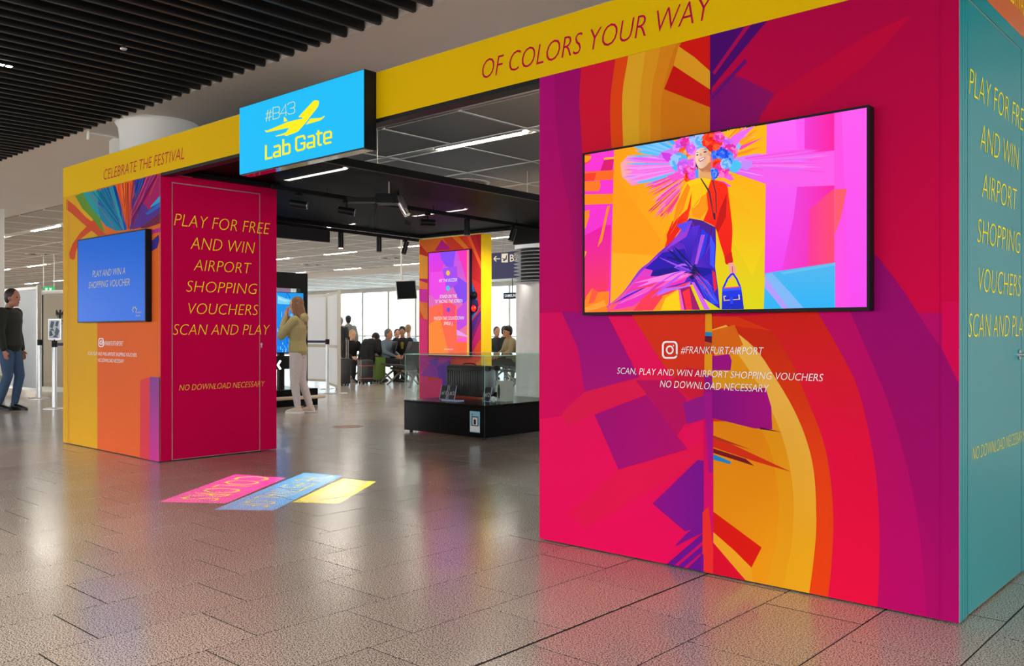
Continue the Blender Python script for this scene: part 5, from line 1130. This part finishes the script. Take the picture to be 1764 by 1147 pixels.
# ---------------------------------------------------------------- framed partitions
def partition(name, label, group, a, b, h, post_b=True, zb=.14, solid=None, mid=None):
    r = empty(name, (a+b)/2, label, 'partition', group); d = (b-a).normalized(); n = Vector((-d.y, d.x, 0)); L = (b-a).length
    Mx = Matrix.Translation(a) @ Matrix(((d.x, n.x, 0, 0), (d.y, n.y, 0, 0), (0, 0, 1, 0), (0, 0, 0, 1)))
    for s in ((0, L) if post_b else (0,)):
        MB().box((s-.03, -.03, 0.012), (s+.03, .03, h), M=Mx).build('post', M['alu'], r)
        MB().box((s-.05, -.16, 0), (s+.05, .16, .012), M=Mx).build('foot', M['steel'], r)
    MB().box((.03, -.015, h-.07), (L-.03, .015, h-.02), M=Mx).box((.03, -.015, zb), (L-.03, .015, zb+.05), M=Mx).build('rail', M['alu'], r)
    if mid: MB().box((.03, -.015, mid), (L-.03, .015, mid+.06), M=Mx).build('rail', M['alu'], r)
    MB().box((.03, -.006, zb+.05), (L-.03, .006, h-.07), M=Mx).build('infill_panel', solid or M['frost'], r); return r
P1, P2, P3 = pxp(503, 19.3), pxp(564.5, 18.8), pxp(584, 17.4)
partition('partition_panel', 'white framed partition panel right of the kiosk, wider one', 'framed partitions beyond the kiosk', P1, P2, 2.02, True, .15, M['frost'], .88)
partition('partition_panel', 'white framed partition panel turned towards the windows, narrow in view', 'framed partitions beyond the kiosk', P3, P2+(P3-P2).normalized()*.08, 2.02, False, .1, M['frost'], .88)
Q1, Q2, Q0 = pxp(66.5, 16.2), pxp(6, 17.9), pxp(60, 16.6)
partition('partition_panel', 'white framed partition wall panel at the far left behind the walking man', 'framed partitions left of the gate', Q1, pxp(-40, 18.2), 2.05, True, .12, M['frost'])
w0, w1 = pxp(71, 18.0), pxp(190, 17.2)
def eagle_wall():
    d = (w1-w0).normalized(); n = Vector((-d.y, d.x, 0)); L = (w1-w0).length
    Mx = Matrix.Translation(w0) @ Matrix(((d.x, n.x, 0, 0), (d.y, n.y, 0, 0), (0, 0, 1, 0), (0, 0, 0, 1)))
    r = empty('partition_wall', w0+d*L/2, 'white partition wall with a black eagle emblem, left of the gate', 'partition')
    MB().box((0, 0, .0), (L, .06, .1), M=Mx).build('plinth', M['alu'], r)
    MB().box((0, 0, .1), (L, .06, 1.95), M=Mx).build('panel', mat('cream partition laminate', 'd3c9b6', .5), r)
    MB().box((.03, -.004, .1), (.06, 0, 1.95), M=Mx).build('seam', M['bezel'], r)
    MB().box((.02, .0, 1.96), (L, .05, 2.04), M=Mx).build('top_rail', M['alu'], r)
    # eagle with spread wings: mapped to the wall plane
    o = Vector((0, 0, CH))
    def hit(x, y):
        rr_ = ray(x, y); rr_ = Vector(rr_); t_ = (w0-o).dot(n)/rr_.dot(n); return o+rr_*t_-n*.003
    Eg = lambda p: (p[0]/5.2146, 520+p[1]/5.2146)
    shapes = [[(533, 75), (545, 68), (552, 75), (550, 95), (560, 100), (552, 135), (545, 152), (535, 152), (528, 135), (522, 100), (535, 92)],
              [(528, 95), (515, 80), (515, 70), (505, 72), (502, 90), (504, 130), (510, 108), (512, 138), (517, 110), (520, 140), (524, 112), (528, 125)],
              [(554, 95), (566, 80), (566, 70), (576, 72), (580, 90), (578, 130), (572, 108), (570, 138), (565, 110), (562, 140), (558, 112), (554, 125)],
              [(530, 130), (515, 138), (520, 142), (532, 136)], [(552, 130), (566, 138), (562, 142), (550, 136)]]
    mb = MB()
    for s in shapes:
        P = [hit(*Eg(p)) for p in s]; tr = tessellate_polygon([[Vector((p.x, p.z, 0)) for p in P]]); mb.add(P, [tuple(x) for x in tr])
    mb.build('eagle_emblem', M['black_ink'], r, fix=False)
    t = MB(); a = hit(106, 554); b = hit(124, 554)
    put_text(t, 'Bundespolizei', a, d, (0, 0, 1), 1.25*(b-a).length*1.6, .035, .0); put_text(t, 'Federal Police', a-Vector((0, 0, .06)), d, (0, 0, 1), 1.25*(b-a).length*1.6, .035, .2)
    t.build('wall_lettering', M['black_ink'], r, fix=False)
eagle_wall()
ex = empty('exit_sign', pxp(84, 25, 2.3), 'small lit green exit sign hanging over the partitions, far left', 'sign')
a, b = pxp(75, 25), pxp(93, 25); zt, zb_ = CH+80*25/FOC, CH+70*25/FOC
MB().quadprism([(a.x, a.y, zb_), (b.x, b.y, zb_), (b.x, b.y, zt), (a.x, a.y, zt)], FV*.05).build('face', M['exit'], ex)
for x0, x1 in ((78, 81.5), (85, 88.5)):
    a_, b_ = pxp(x0, 24.97), pxp(x1, 24.97); MB().quadprism([(a_.x, a_.y, zb_+.03), (b_.x, b_.y, zb_+.03), (b_.x, b_.y, zt-.04), (a_.x, a_.y, zt-.04)], FV*.01).build('symbol', M['scr_white'], ex)
MB().cyl((a.x, a.y, zt), (a.x, a.y, 3.4), .012, n=6).cyl((b.x, b.y, zt), (b.x, b.y, 3.4), .012, n=6).build('hanger', M['alu'], ex)
# ---------------------------------------------------------------- belt barriers
def stanchion(px, d, label, belt_to=None, frame=False, zbelt=1.0):
    p = pxp(px, d); r = empty('barrier_post', p, label, 'barrier post')
    MB().lathe(p, [(.165, 0), (.165, .008), (.1, .016), (.04, .022)], 32).build('base', M['steel'], r, smooth=True)
    MB().cyl((p.x, p.y, .02), (p.x, p.y, .96), .034, n=24).build('pole', M['steel'], r, smooth=True)
    MB().cyl((p.x, p.y, .96), (p.x, p.y, 1.06), .042, n=20).build('belt_head', M['black'], r, smooth=True)
    if belt_to is not None:
        b = Vector(belt_to); b.z = 0; dd = (b-p).normalized(); n = Vector((-dd.y, dd.x, 0))*.002; z0, z1_ = zbelt-.02, zbelt+.025
        MB().quadprism([p+dd*.04-n+Vector((0, 0, z0)), b-n+Vector((0, 0, z0)), b-n+Vector((0, 0, z1_)), p+dd*.04-n+Vector((0, 0, z1_))], n*2).build('belt', M['belt'], r)
    if frame:
        R1 = RV
        c = p; z0, z1_ = 1.075, 1.40
        MB().quadprism([c-R1*.10+Vector((0, 0, z0)), c+R1*.10+Vector((0, 0, z0)), c+R1*.10+Vector((0, 0, z1_)), c-R1*.10+Vector((0, 0, z1_))], FV*.015).build('notice_frame', M['steel'], r)
        f = c-FV*.003
        sheet = MB().quadprism([f-R1*.083+Vector((0, 0, z0+.02)), f+R1*.083+Vector((0, 0, z0+.02)), f+R1*.083+Vector((0, 0, z1_-.02)), f-R1*.083+Vector((0, 0, z1_-.02))], FV*.003).build('notice_sheet', mat('notice print', 'c4ccd4', .2), r)
        ps = MB(); g = c-FV*.0045
        for poly in (((-.08, .05), (-.02, .07), (-.05, .15), (-.08, .13)), ((0, .1), (.05, .06), (.08, .14), (.03, .2)), ((-.07, .2), (-.03, .17), (.0, .28), (-.05, .29)), ((.01, .22), (.05, .2), (.07, .29), (.03, .29)), ((-.03, .04), (.06, .03), (.02, .09)), ((-.08, .16), (-.0, .13), (-.02, .17))):
            P = [g+R1*u+Vector((0, 0, z0+v)) for u, v in poly]; ps.add(P, [tuple(range(len(P)))])
        ps.build('notice_picture', mat('grey picture tone', '53606e', .4), r, fix=False)
        MB().cyl(c+Vector((0, 0, 1.055)), c+Vector((0, 0, 1.08)), .01, n=8).build('frame_clip', M['black'], r)
    return r
stanchion(94, 13.85, 'steel belt barrier post with a framed notice on top, left of the gate', pxp(150, 15.0), True)
stanchion(564, 17.25, 'steel belt barrier post in front of the framed partition, belt to the left', pxp(505, 17.6), False, 1.01)
stanchion(68.5, 16.0, 'slim steel barrier post beside the partition corner at the far left')
# ---------------------------------------------------------------- waiting benches and luggage
M['shell'] = mat('dark grey seat shell', '2c2c30', .45); M['bronze'] = mat('cast metal leg', '7a7264', .35, metal=.7)
def bench(p, ang, n, label):
    r = empty('bench_seat', p, label, 'bench', 'waiting benches'); u = Vector((math.cos(ang), math.sin(ang), 0)); v = Vector((-u.y, u.x, 0)); p = Vector(p)
    def T_(a, b, z): return p+u*a+v*b+Vector((0, 0, z))
    L = n*.62
    MB().cyl(T_(-L/2, 0, .34), T_(L/2, 0, .34), .03, n=12).build('beam', M['bronze'], r, smooth=True)
    for i in range(n):
        a0, a1 = -L/2+i*.62+.03, -L/2+(i+1)*.62-.03
        MB().quadprism([T_(a0, -.26, .43), T_(a1, -.26, .43), T_(a1, .2, .40), T_(a0, .2, .40)], (0, 0, .035)).build('seat', M['shell'], r)
        MB().quadprism([T_(a0, .2, .36), T_(a1, .2, .36), T_(a1-.0, .36, .82), T_(a1-.06, .40, .98), T_(a0+.06, .40, .98), T_(a0, .36, .82)], v*.03).build('backrest', M['shell'], r)
        MB().cyl(T_((a0+a1)/2, 0, .34), T_((a0+a1)/2, .02, .42), .03, n=8).build('bracket', M['bronze'], r)
    for s in ((-L/2+.3), (L/2-.3)):
        for k_ in (-.34, .34): MB().tube([T_(s, 0, .33), T_(s, k_*.5, .2), T_(s, k_, .03), T_(s, k_*1.12, .012)], [.026, .022, .018, .024], 8).build('leg', M['bronze'], r, smooth=True)
    return r
bench(pxp(687, 20.6), math.radians(-24), 2, 'dark double bench seat with splayed bronze legs left of the totem')
bench(pxp(640, 22.2), math.radians(-24), 3, 'dark bench under the seated group by the windows')
bench(pxp(886, 19.5), math.radians(-24), 3, 'dark bench seen between the totem and the steel column')
bench(pxp(716, 19.4), math.radians(28), 1, 'single dark seat just left of the totem edge')
def case_(p, w, d, h, m_, label, trims=None, handle=False, wheels=True, ang=-.42):
    p = Vector(p); r = empty('suitcase', p, label, 'suitcase'); Mx = Matrix.Translation(p) @ Matrix.Rotation(ang, 4, 'Z')
    MB().box((-w/2, -d/2, .05), (w/2, d/2, h), .025, M=Mx).build('shell', m_, r, smooth=True)
    for z in (.13, h-.14) if trims else (): MB().box((-w/2-.003, -d/2-.003, z), (w/2+.003, d/2+.003, z+.02), M=Mx).build('trim_band', trims, r)
    for x in (-1, 1):
        for y in (-1, 1): MB().cyl(Mx @ Vector((x*(w/2-.04), y*(d/2-.05)-.015, .027)), Mx @ Vector((x*(w/2-.04), y*(d/2-.05)+.015, .027)), .027, n=12).build('wheel', M['black'], r)
    if handle:
        for x in (-.09, .09): MB().cyl(Mx @ Vector((x, d/2-.04, h)), Mx @ Vector((x, d/2-.04, h+.42)), .008, n=8).build('handle_rod', M['alu'], r)
        MB().cyl(Mx @ Vector((-.1, d/2-.04, h+.42)), Mx @ Vector((.1, d/2-.04, h+.42)), .014, n=8).build('handle_grip', M['black'], r)
    return r
case_(pxp(629, 20.6), .42, .28, .56, M['suit'], 'black suitcase with two copper coloured bands on the floor', mat('copper trim', 'a0583a', .4))
case_(pxp(592, 19.9), .30, .24, .62, M['suit'], 'tall black trolley suitcase with a raised handle beside the partition', None, True)
case_(pxp(653, 21.4), .34, .24, .60, mat('olive green fabric', '5e7a2a', .7), 'olive green suitcase under the seats', None)
# ---------------------------------------------------------------- people
def remesh(mb, vox, name, m_, parent, smooth_it=6):
    o = mb.build('tmp', m_, None, loc=(0, 0, 0)); md = o.modifiers.new('r', 'REMESH'); md.mode = 'VOXEL'; md.voxel_size = vox; md.use_smooth_shade = True
    s = o.modifiers.new('s', 'SMOOTH'); s.iterations = smooth_it; s.factor = .5
    bpy.context.view_layer.update()
    me = D.meshes.new_from_object(o.evaluated_get(bpy.context.evaluated_depsgraph_get())); me.name = name
    if not me.materials: me.materials.append(m_)
    me.polygons.foreach_set('use_smooth', [True]*len(me.polygons))
    D.objects.remove(o); n = D.objects.new(name, me); COL.objects.link(n); n.parent = parent; return n
V3 = lambda *a: Vector(a)
def limb(mb, pts, rs, flat=1.0, side=None):
    """tapered limb with ball ends"""
    for p, r_ in ((pts[0], rs[0]), (pts[-1], rs[-1])): mb.ell(p, (r_, r_, r_), 12)
    for i in range(1, len(pts)-1): mb.ell(pts[i], (rs[i],)*3, 12)
    for i in range(len(pts)-1): mb.cyl(pts[i], pts[i+1], rs[i], rs[i+1], n=12)
def hand(mb, w, d, n, s=1, curl=.5):
    """palm + five bent fingers; w wrist, d pointing direction, n palm normal"""
    d = d.normalized(); n = (n-d*n.dot(d)).normalized(); u = d.cross(n)*s
    mb.loft([(w, u*.024, n*.018), (w+d*.03, u*.034, n*.016), (w+d*.085, u*.041, n*.013), (w+d*.095, u*.038, n*.011)], 12)
    for k, (off, ln) in enumerate(((-.030, .062), (-.010, .074), (.011, .070), (.030, .054))):
        b = w+d*.085+u*off; p1 = b+d*ln*.45+n*ln*.12*curl; p2 = p1+d*ln*.32+n*ln*.32*curl; p3 = p2+d*ln*.18+n*ln*.30*curl
        limb(mb, [b, p1, p2, p3], [.0095, .009, .0085, .0075])
    b = w+d*.03-u*.026; p1 = b-u*.026+d*.03+n*.008; p2 = p1-u*.006+d*.03+n*.01; limb(mb, [b, p1, p2], [.013, .0105, .0085])
def headmesh(mb, c, f, up, s=1.0):
    f = f.normalized(); up = (up-f*up.dot(f)).normalized(); l = up.cross(f)
    R3 = Matrix((f, l, up)).transposed().to_4x4()
    mb.ell(c+up*.025*s, (.098*s, .077*s, .105*s), 18, R3)           # skull
    mb.ell(c+f*.028*s-up*.055*s, (.062*s, .056*s, .072*s), 14, R3)   # face and jaw
    mb.ell(c+f*.068*s-up*.108*s, (.020*s, .022*s, .016*s), 10, R3)   # chin
    mb.loft([(c+f*.088*s+up*.015*s, l*.007*s, f*.008*s), (c+f*.102*s-up*.018*s, l*.011*s, f*.012*s), (c+f*.107*s-up*.032*s, l*.015*s, f*.011*s), (c+f*.092*s-up*.040*s, l*.013*s, f*.008*s)], 10)  # nose
    mb.ell(c+f*.082*s-up*.066*s, (.012*s, .023*s, .011*s), 10, R3)   # lips
    mb.ell(c+f*.082*s+up*.026*s, (.012*s, .055*s, .009*s), 10, R3)   # brow
    for sd in (-1, 1): mb.ell(c+l*.078*s*sd-f*.006*s-up*.012*s, (.018*s, .008*s, .031*s), 10, R3)
    return f, l, up
SKIN = mat('skin', 'c98f6e', .5, noise=(6, .05)); SKIN2 = mat('light skin', 'd9a78a', .5, noise=(6, .05)); SHOEK = mat('black leather', '0f0f10', .4); EYE = mat('dark eye', '1c1410', .2); LIP = mat('lips', 'a85a50', .5)
def figure(label, loc, rz, sc=1.0, pose='stand', group=None, top='222222', bottom='222222', hair='3a2a1c', longhair=False, skin=None, shoe=None, J=None, vox=.014, coat=1.0, hood=False, look=None, handsup=False, extras=None, inner=None):
    skin = skin or SKIN
    r = empty('person', loc, label, 'person', group)
    if pose == 'stand': j = dict(pel=V3(0, 0, .93), belly=V3(.01, 0, 1.08), chest=V3(0, 0, 1.28), neck=V3(-.01, 0, 1.45), head=V3(.02, 0, 1.60), hip=.085, kn=[V3(.02, .09, .50), V3(.02, -.09, .50)], an=[V3(-.02, .09, .08), V3(-.02, -.09, .08)], sh=.165, el=[V3(-.03, .235, 1.12), V3(-.03, -.235, 1.12)], wr=[V3(.05, .25, .88), V3(.05, -.25, .88)])
    else: j = dict(pel=V3(0, 0, .50), belly=V3(-.01, 0, .64), chest=V3(.02, 0, .85), neck=V3(.04, 0, 1.01), head=V3(.09, 0, 1.15), hip=.10, kn=[V3(.42, .13, .50), V3(.42, -.13, .50)], an=[V3(.40, .12, .08), V3(.40, -.12, .08)], sh=.165, el=[V3(.10, .24, .72), V3(.10, -.24, .72)], wr=[V3(.32, .12, .62), V3(.32, -.12, .62)])
    if J: j.update(J)
    for k_ in list(j):
        if isinstance(j[k_], Vector): j[k_] = j[k_]*sc
        elif isinstance(j[k_], list): j[k_] = [v*sc for v in j[k_]]
        else: j[k_] = j[k_]*sc
    pel, bel, ch, nk, hd = j['pel'], j['belly'], j['chest'], j['neck'], j['head']; s = sc
    f = (look or V3(1, 0, 0)); up = (hd-nk).normalized(); up = (up+V3(0, 0, 1)).normalized()
    lv = V3(0, 1, 0)
    def tor(mb, k, z0=0):
        def fx(p, q_): d = (q_-p).normalized(); return d.cross(lv).normalized()*-1
        mb.loft([(pel-V3(0, 0, .09*s), lv*.12*s*k, V3(.085*s*k, 0, 0)), (pel, lv*.160*s*k, V3(.115*s*k, 0, 0)), (bel, lv*.130*s*k, fx(pel, ch)*.095*s*k), (bel.lerp(ch, .5), lv*.142*s*k, fx(pel, ch)*.102*s*k), (ch, lv*.158*s*k, fx(bel, nk)*.112*s*k), (ch.lerp(nk, .62), lv*.150*s*k, fx(ch, nk)*.092*s*k), (ch.lerp(nk, .9), lv*.085*s*k, fx(ch, nk)*.068*s*k)], 18)
    shs = [ch.lerp(nk, .66)+lv*j['sh']*sg for sg in (1, -1)]
    body = MB(); tor(body, .93)
    limb(body, [nk-up*.05*s, nk+up*.02*s, hd-up*.05*s], [.060*s, .052*s, .052*s])
    F_, L_, U_ = headmesh(body, hd, f, up, s)
    for i in range(2):
        hp = pel+lv*j['hip']*(1 if i == 0 else -1)-V3(0, 0, .02*s)
        limb(body, [hp, hp.lerp(j['kn'][i], .5), j['kn'][i]], [.083*s, .070*s, .053*s]); limb(body, [j['kn'][i], j['kn'][i].lerp(j['an'][i], .35), j['an'][i]], [.052*s, .051*s, .036*s])
        body.loft([(j['an'][i]+V3(-.03, 0, -.03)*s, lv*.03*s, V3(0, 0, .03*s)), (j['an'][i]+V3(.08, 0, -.045)*s, lv*.038*s, V3(0, 0, .025*s)), (j['an'][i]+V3(.15, 0, -.055)*s, lv*.03*s, V3(0, 0, .015*s))], 10)
        limb(body, [shs[i], j['el'][i], j['wr'][i]], [.050*s, .040*s, .026*s])
        d = (j['wr'][i]-j['el'][i]).normalized(); pn = V3(0, -1 if i == 0 else 1, 0)+V3(.3, 0, -.2)
        if handsup: pn = (hd-j['wr'][i])
        hand(body, j['wr'][i]+d*.008, d, pn, s*(1 if i == 0 else -1))
    b = remesh(body, min(vox, .0075) if vox < .01 else vox, 'body', skin, r, 3)
    # clothes
    tm = mat('top cloth', top, .85, noise=(30, .12), bump=(25, .35)); bm_ = mat('trouser cloth', bottom, .85, noise=(30, .1), bump=(25, .35))
    c = MB(); tor(c, 1.10*coat)
    for i in range(2):
        e_ = j['el'][i]; w_ = j['wr'][i]; limb(c, [shs[i]-V3(0, 0, .01), shs[i].lerp(e_, .5), e_, e_.lerp(w_, .5), w_.lerp(e_, .06)], [.070*s*coat, .062*s*coat, .055*s*coat, .049*s*coat, .037*s*coat])
    c.ell(nk-up*.02*s, (.078*s, .085*s, .045*s), 14)
    if hood: c.ell(nk+V3(-.075, 0, -.03)*s, (.06*s, .12*s, .085*s), 14); c.loft([(nk+V3(.03, 0, -.06)*s, lv*.10*s, V3(.06*s, 0, 0)), (nk+V3(0, 0, .02)*s, lv*.09*s, V3(.07*s, 0, 0))], 14)
    remesh(c, vox, 'jacket' if coat > 1.03 else 'top', tm, r, 5)
    c = MB()
    c.loft([(pel-V3(0, 0, .1*s), lv*.14*s, V3(.105*s, 0, 0)), (pel+V3(0, 0, 0), lv*.172*s, V3(.128*s, 0, 0)), (pel.lerp(bel, .75), lv*.145*s, V3(.108*s, 0, 0))], 16)
    for i in range(2):
        hp = pel+lv*j['hip']*(1 if i == 0 else -1)-V3(0, 0, .02*s); k_, a_ = j['kn'][i], j['an'][i]
        limb(c, [hp, hp.lerp(k_, .5), k_, k_.lerp(a_, .45), a_.lerp(k_, .1)], [.098*s, .088*s, .068*s, .062*s, .050*s])
    remesh(c, vox, 'trousers', bm_, r, 5)
    for i in range(2):
        a_ = j['an'][i]; c = MB()
        z0 = a_.z-.08*s
        c.loft([(V3(a_.x-.065*s, a_.y, z0+.035*s), lv*.030*s, V3(0, 0, .034*s)), (V3(a_.x-.03*s, a_.y, z0+.05*s), lv*.042*s, V3(0, 0, .05*s)), (V3(a_.x+.05*s, a_.y, z0+.045*s), lv*.045*s, V3(0, 0, .044*s)), (V3(a_.x+.13*s, a_.y, z0+.032*s), lv*.048*s, V3(0, 0, .031*s)), (V3(a_.x+.185*s, a_.y, z0+.022*s), lv*.034*s, V3(0, 0, .02*s))], 14)
        c.cyl(a_+V3(-.01, 0, -.03)*s, a_+V3(-.01, 0, .03)*s, .046*s, .043*s, n=14)
        sh_ = remesh(c, min(vox, .008), 'shoe', shoe or SHOEK, r, 3)
        so = MB(); ol = [(-.10, 0), (-.085, .032), (-.03, .040), (.05, .046), (.13, .050), (.185, .034), (.20, 0), (.185, -.034), (.13, -.05), (.05, -.046), (-.03, -.04), (-.085, -.032)]
        so.quadprism([V3(a_.x+x*s, a_.y+y*s, z0) for x, y in ol], V3(0, 0, .024*s)); o = so.build('sole', M['white'] if shoe else SHOEK, None, loc=(0, 0, 0)); o.parent = sh_
    # hair
    hm = mat('hair', hair, .55, noise=(60, .35)); c = MB(); R3 = Matrix((F_, L_, U_)).transposed().to_4x4()
    c.ell(hd-F_*.018*s+U_*.042*s, (.100*s, .086*s, .100*s), 16, R3); c.ell(hd-F_*.05*s-U_*.005*s, (.062*s, .080*s, .085*s), 14, R3)
    if longhair:
        prev = hd-F_*.03*s
        c.loft([(hd-F_*.01*s+U_*.06*s, L_*.085*s, F_*.09*s), (hd-F_*.045*s-U_*.04*s, L_*.100*s, F_*.075*s), (hd-F_*.07*s-V3(0, 0, .15*s), L_*.110*s, F_*.070*s), (hd-F_*.085*s-V3(0, 0, .27*s), L_*.105*s, F_*.055*s), (hd-F_*.095*s-V3(0, 0, .37*s), L_*.055*s, F_*.03*s)], 16)
        for k_ in range(16):
            a_ = -1.9+3.8*k_/15; o_ = L_*math.sin(a_)*.095*s-F_*math.cos(a_)*.07*s; q0 = hd+o_*.9-F_*.02*s+U_*.03*s; ln = RS.uniform(.30, .44)*s
            c.tube([q0+V3(0, 0, -ln*t_)+o_*(.12*t_)-F_*(.08*s*t_)+L_*(.010*s*math.sin(9*t_+k_*2.1)) for t_ in (0, .2, .4, .6, .8, 1)], [.012*s, .020*s, .023*s, .021*s, .016*s, .006*s], 8)
        for sd in (-1, 1): c.tube([hd+L_*.07*s*sd+U_*.03*s+F_*.03*s, hd+L_*.085*s*sd-U_*.06*s+F_*.01*s, hd+L_*.09*s*sd-V3(0, 0, .17*s)-F_*.02*s, hd+L_*.08*s*sd-V3(0, 0, .27*s)-F_*.04*s], [.022*s, .028*s, .026*s, .010*s], 10)
    remesh(c, min(vox, .009), 'hair', hm, r, 2)
    for sd in (-1, 1):
        e_ = MB(); e_.ell(hd+F_*.083*s+L_*.031*s*sd+U_*.006*s, (.008*s, .013*s, .007*s), 10, R3); o = e_.build('eye', EYE, None, loc=(0, 0, 0), smooth=True); o.parent = r
    e_ = MB(); e_.ell(hd+F_*.090*s-U_*.067*s, (.007*s, .021*s, .005*s), 10, R3); o = e_.build('mouth', LIP, None, loc=(0, 0, 0), smooth=True); o.parent = r
    if inner:
        e_ = MB(); e_.loft([(ch+V3(.108*coat, 0, -.10)*s, lv*.028*s, V3(.012, 0, 0)*s), (ch+V3(.118*coat, 0, .02)*s, lv*.04*s, V3(.014, 0, 0)*s), (nk+V3(.055, 0, -.02)*s, lv*.045*s, V3(.02, 0, 0)*s)], 10); o = e_.build('shirt', mat('shirt cloth', inner, .8), None, loc=(0, 0, 0), smooth=True); o.parent = r
    if extras: extras(r, j, s)
    r.rotation_euler = (0, 0, rz); return r
# the woman before the kiosk: turned to the screen, hands raised to her face
wloc = at(509, 711, 'Z', 0)
M['sneaker'] = mat('beige sneaker', 'd8c4b0', .6)
figure('woman with long wavy hair, khaki hoodie and pale joggers facing the kiosk', (wloc.x+.04, wloc.y+.02, 0), math.radians(213), .985, 'stand', None, top='a99b6a', bottom='cdc3bf', hair='7a5232', longhair=True, skin=SKIN2, shoe=M['sneaker'], vox=.010, coat=1.1, hood=True, look=V3(1, .1, -.05), handsup=True,
  J=dict(el=[V3(.20, .16, 1.15), V3(.20, -.18, 1.17)], wr=[V3(.185, .055, 1.43), V3(.185, -.06, 1.44)], kn=[V3(.035, .06, .50), V3(-.03, -.07, .49)], an=[V3(-.02, .06, .08), V3(-.16, -.08, .085)], head=V3(.03, 0, 1.61), neck=V3(-.015, 0, 1.45)))
# the man at the left edge, walking to the right
mloc = at(36, 707, 'Z', 0)
def backpack(r, j, s):
    b = MB(); b.box((-.34*s, -.15*s, 1.0*s), (-.125*s, .15*s, 1.44*s), .06); o = b.build('backpack', mat('black nylon', '0e0e10', .7), None, loc=(0, 0, 0), smooth=True); o.parent = r
figure('man in a dark jacket, blue jeans and backpack walking at the left edge', (mloc.x-.12, mloc.y-.12, 0), math.radians(38), 1.07, 'stand', None, top='1e2018', bottom='38506e', hair='2a1c18', skin=mat('reddish skin', 'a8705c', .5), vox=.011, coat=1.22, extras=backpack,
  J=dict(kn=[V3(.10, .08, .50), V3(.03, -.08, .50)], an=[V3(.02, .08, .08), V3(-.12, -.07, .085)], el=[V3(-.05, .25, 1.13), V3(.02, -.25, 1.13)], wr=[V3(.03, .24, .86), V3(.08, -.24, .87)], head=V3(.05, 0, 1.60)))
def at_px(x, d): p = pxp(x, d); return (p.x, p.y, 0)
face = lambda deg: math.radians(deg)+math.atan2(-FV.y, -FV.x)     # 0 = facing the photographer, + = turned to their left (our right)
B_ = .017
G_ = 'people waiting by the windows'
figure('blond woman in black sitting beside the white partition', at_px(605, 21.6), face(35), .98, 'sit', G_, '141416', '141416', 'c49a64', False, SKIN2, vox=B_)
figure('person in black bending forward on the bench, head hidden', at_px(632, 21.4), face(150), 1.08, 'sit', G_, '131315', '151515', '17130f', False, vox=B_, coat=1.35, J=dict(chest=V3(.12, 0, .80), neck=V3(.22, 0, .93), head=V3(.33, 0, .97)))
figure('grey haired man in a grey blue shirt sitting in profile', at_px(664, 21.6), face(70), 1.0, 'sit', G_, '70808c', '2a2c30', '6a665f', False, vox=B_)
figure('dark haired person leaning in beside the bearded man', at_px(683, 23.6), face(20), 1.0, 'sit', G_, '1c1c20', '202020', '1a1512', False, vox=B_)
figure('bearded man in an olive shirt and black jacket looking down', at_px(694, 22.2), face(0), 1.05, 'sit', G_, '17181a', '202020', '15110e', False, vox=B_, coat=1.15, inner='8a7d24', look=V3(1, 0, -.5))
figure('person with a light brown bun and pale blue top by the window', at_px(703, 25.0), face(160), 1.05, 'sit', G_, '9cc0d8', '505860', 'a8845c', False, SKIN2, vox=B_, J=dict(head=V3(.02, 0, 1.22)))
figure('man in a grey hoodie standing at the window, back turned', at_px(600, 24.6), face(195), .96, 'stand', G_, '8a8e88', '3a3e44', '1e1a17', False, vox=B_, hood=True, coat=1.1)
figure('person with grey curly hair half hidden by the partition', at_px(586.5, 24.0), face(180), .93, 'stand', G_, '2a2c30', '303030', '8c8680', False, vox=B_)
figure('person with short brown hair sitting right of the totem', at_px(854, 23.2), face(20), 1.05, 'sit', G_, '34404a', '222222', '4a3828', False, vox=B_)
figure('dark haired man in black looking right, right of the totem', at_px(866, 22.0), face(50), 1.06, 'sit', G_, '16181c', '1c1c1c', '120e0c', False, SKIN2, vox=B_)
def cap_(r, j, s):
    b = MB(); hd = j['head']; b.ell(hd+V3(-.005, 0, .065)*s, (.105*s, .09*s, .075*s), 14); b.loft([(hd+V3(.06, 0, .06)*s, V3(0, .07*s, 0), V3(0, 0, .008*s)), (hd+V3(.15, 0, .05)*s, V3(0, .05*s, 0), V3(0, 0, .006*s))], 10); o = b.build('cap', SHOEK, None, loc=(0, 0, 0), smooth=True); o.parent = r
figure('person in a black cap and beige jacket beside the steel column', at_px(881, 20.3), face(-70), 1.05, 'sit', G_, '9a8a66', '1c1c1c', '120e0c', False, vox=B_, coat=1.15, extras=cap_)
# ---------------------------------------------------------------- outside
bld = empty('airport_building', (-60, 62, 0), 'pale building with rows of windows seen outside through the glass', 'building')
MB().box((-110, 62, -6), (0, 70, 9)).build('wall', mat('white cladding', 'd8dadc', .8), bld)
wmt = mat('blue grey glazing', '8fa6b4', .3)
for r_ in range(5):
    for c_ in range(34):
        if RS.random() < .25: continue
        x = -100+c_*2.7; z = -1.6+r_*1.5; MB().box((x, 61.95, z), (x+1.3, 62.02, z+.6)).build('window', wmt, bld)
MB().box((-105, 61.9, 6.2), (0, 62.0, 6.5)).box((-105, 61.9, 7.3), (0, 62.0, 7.5)).build('cornice', wmt, bld)
MB().box((-140, 28.9, -6.2), (60, 90, -6)).build('apron', mat('concrete apron', 'b8b8b4', .9), None)
tag(D.objects['apron'], 'pale concrete apron outside the windows', 'ground')
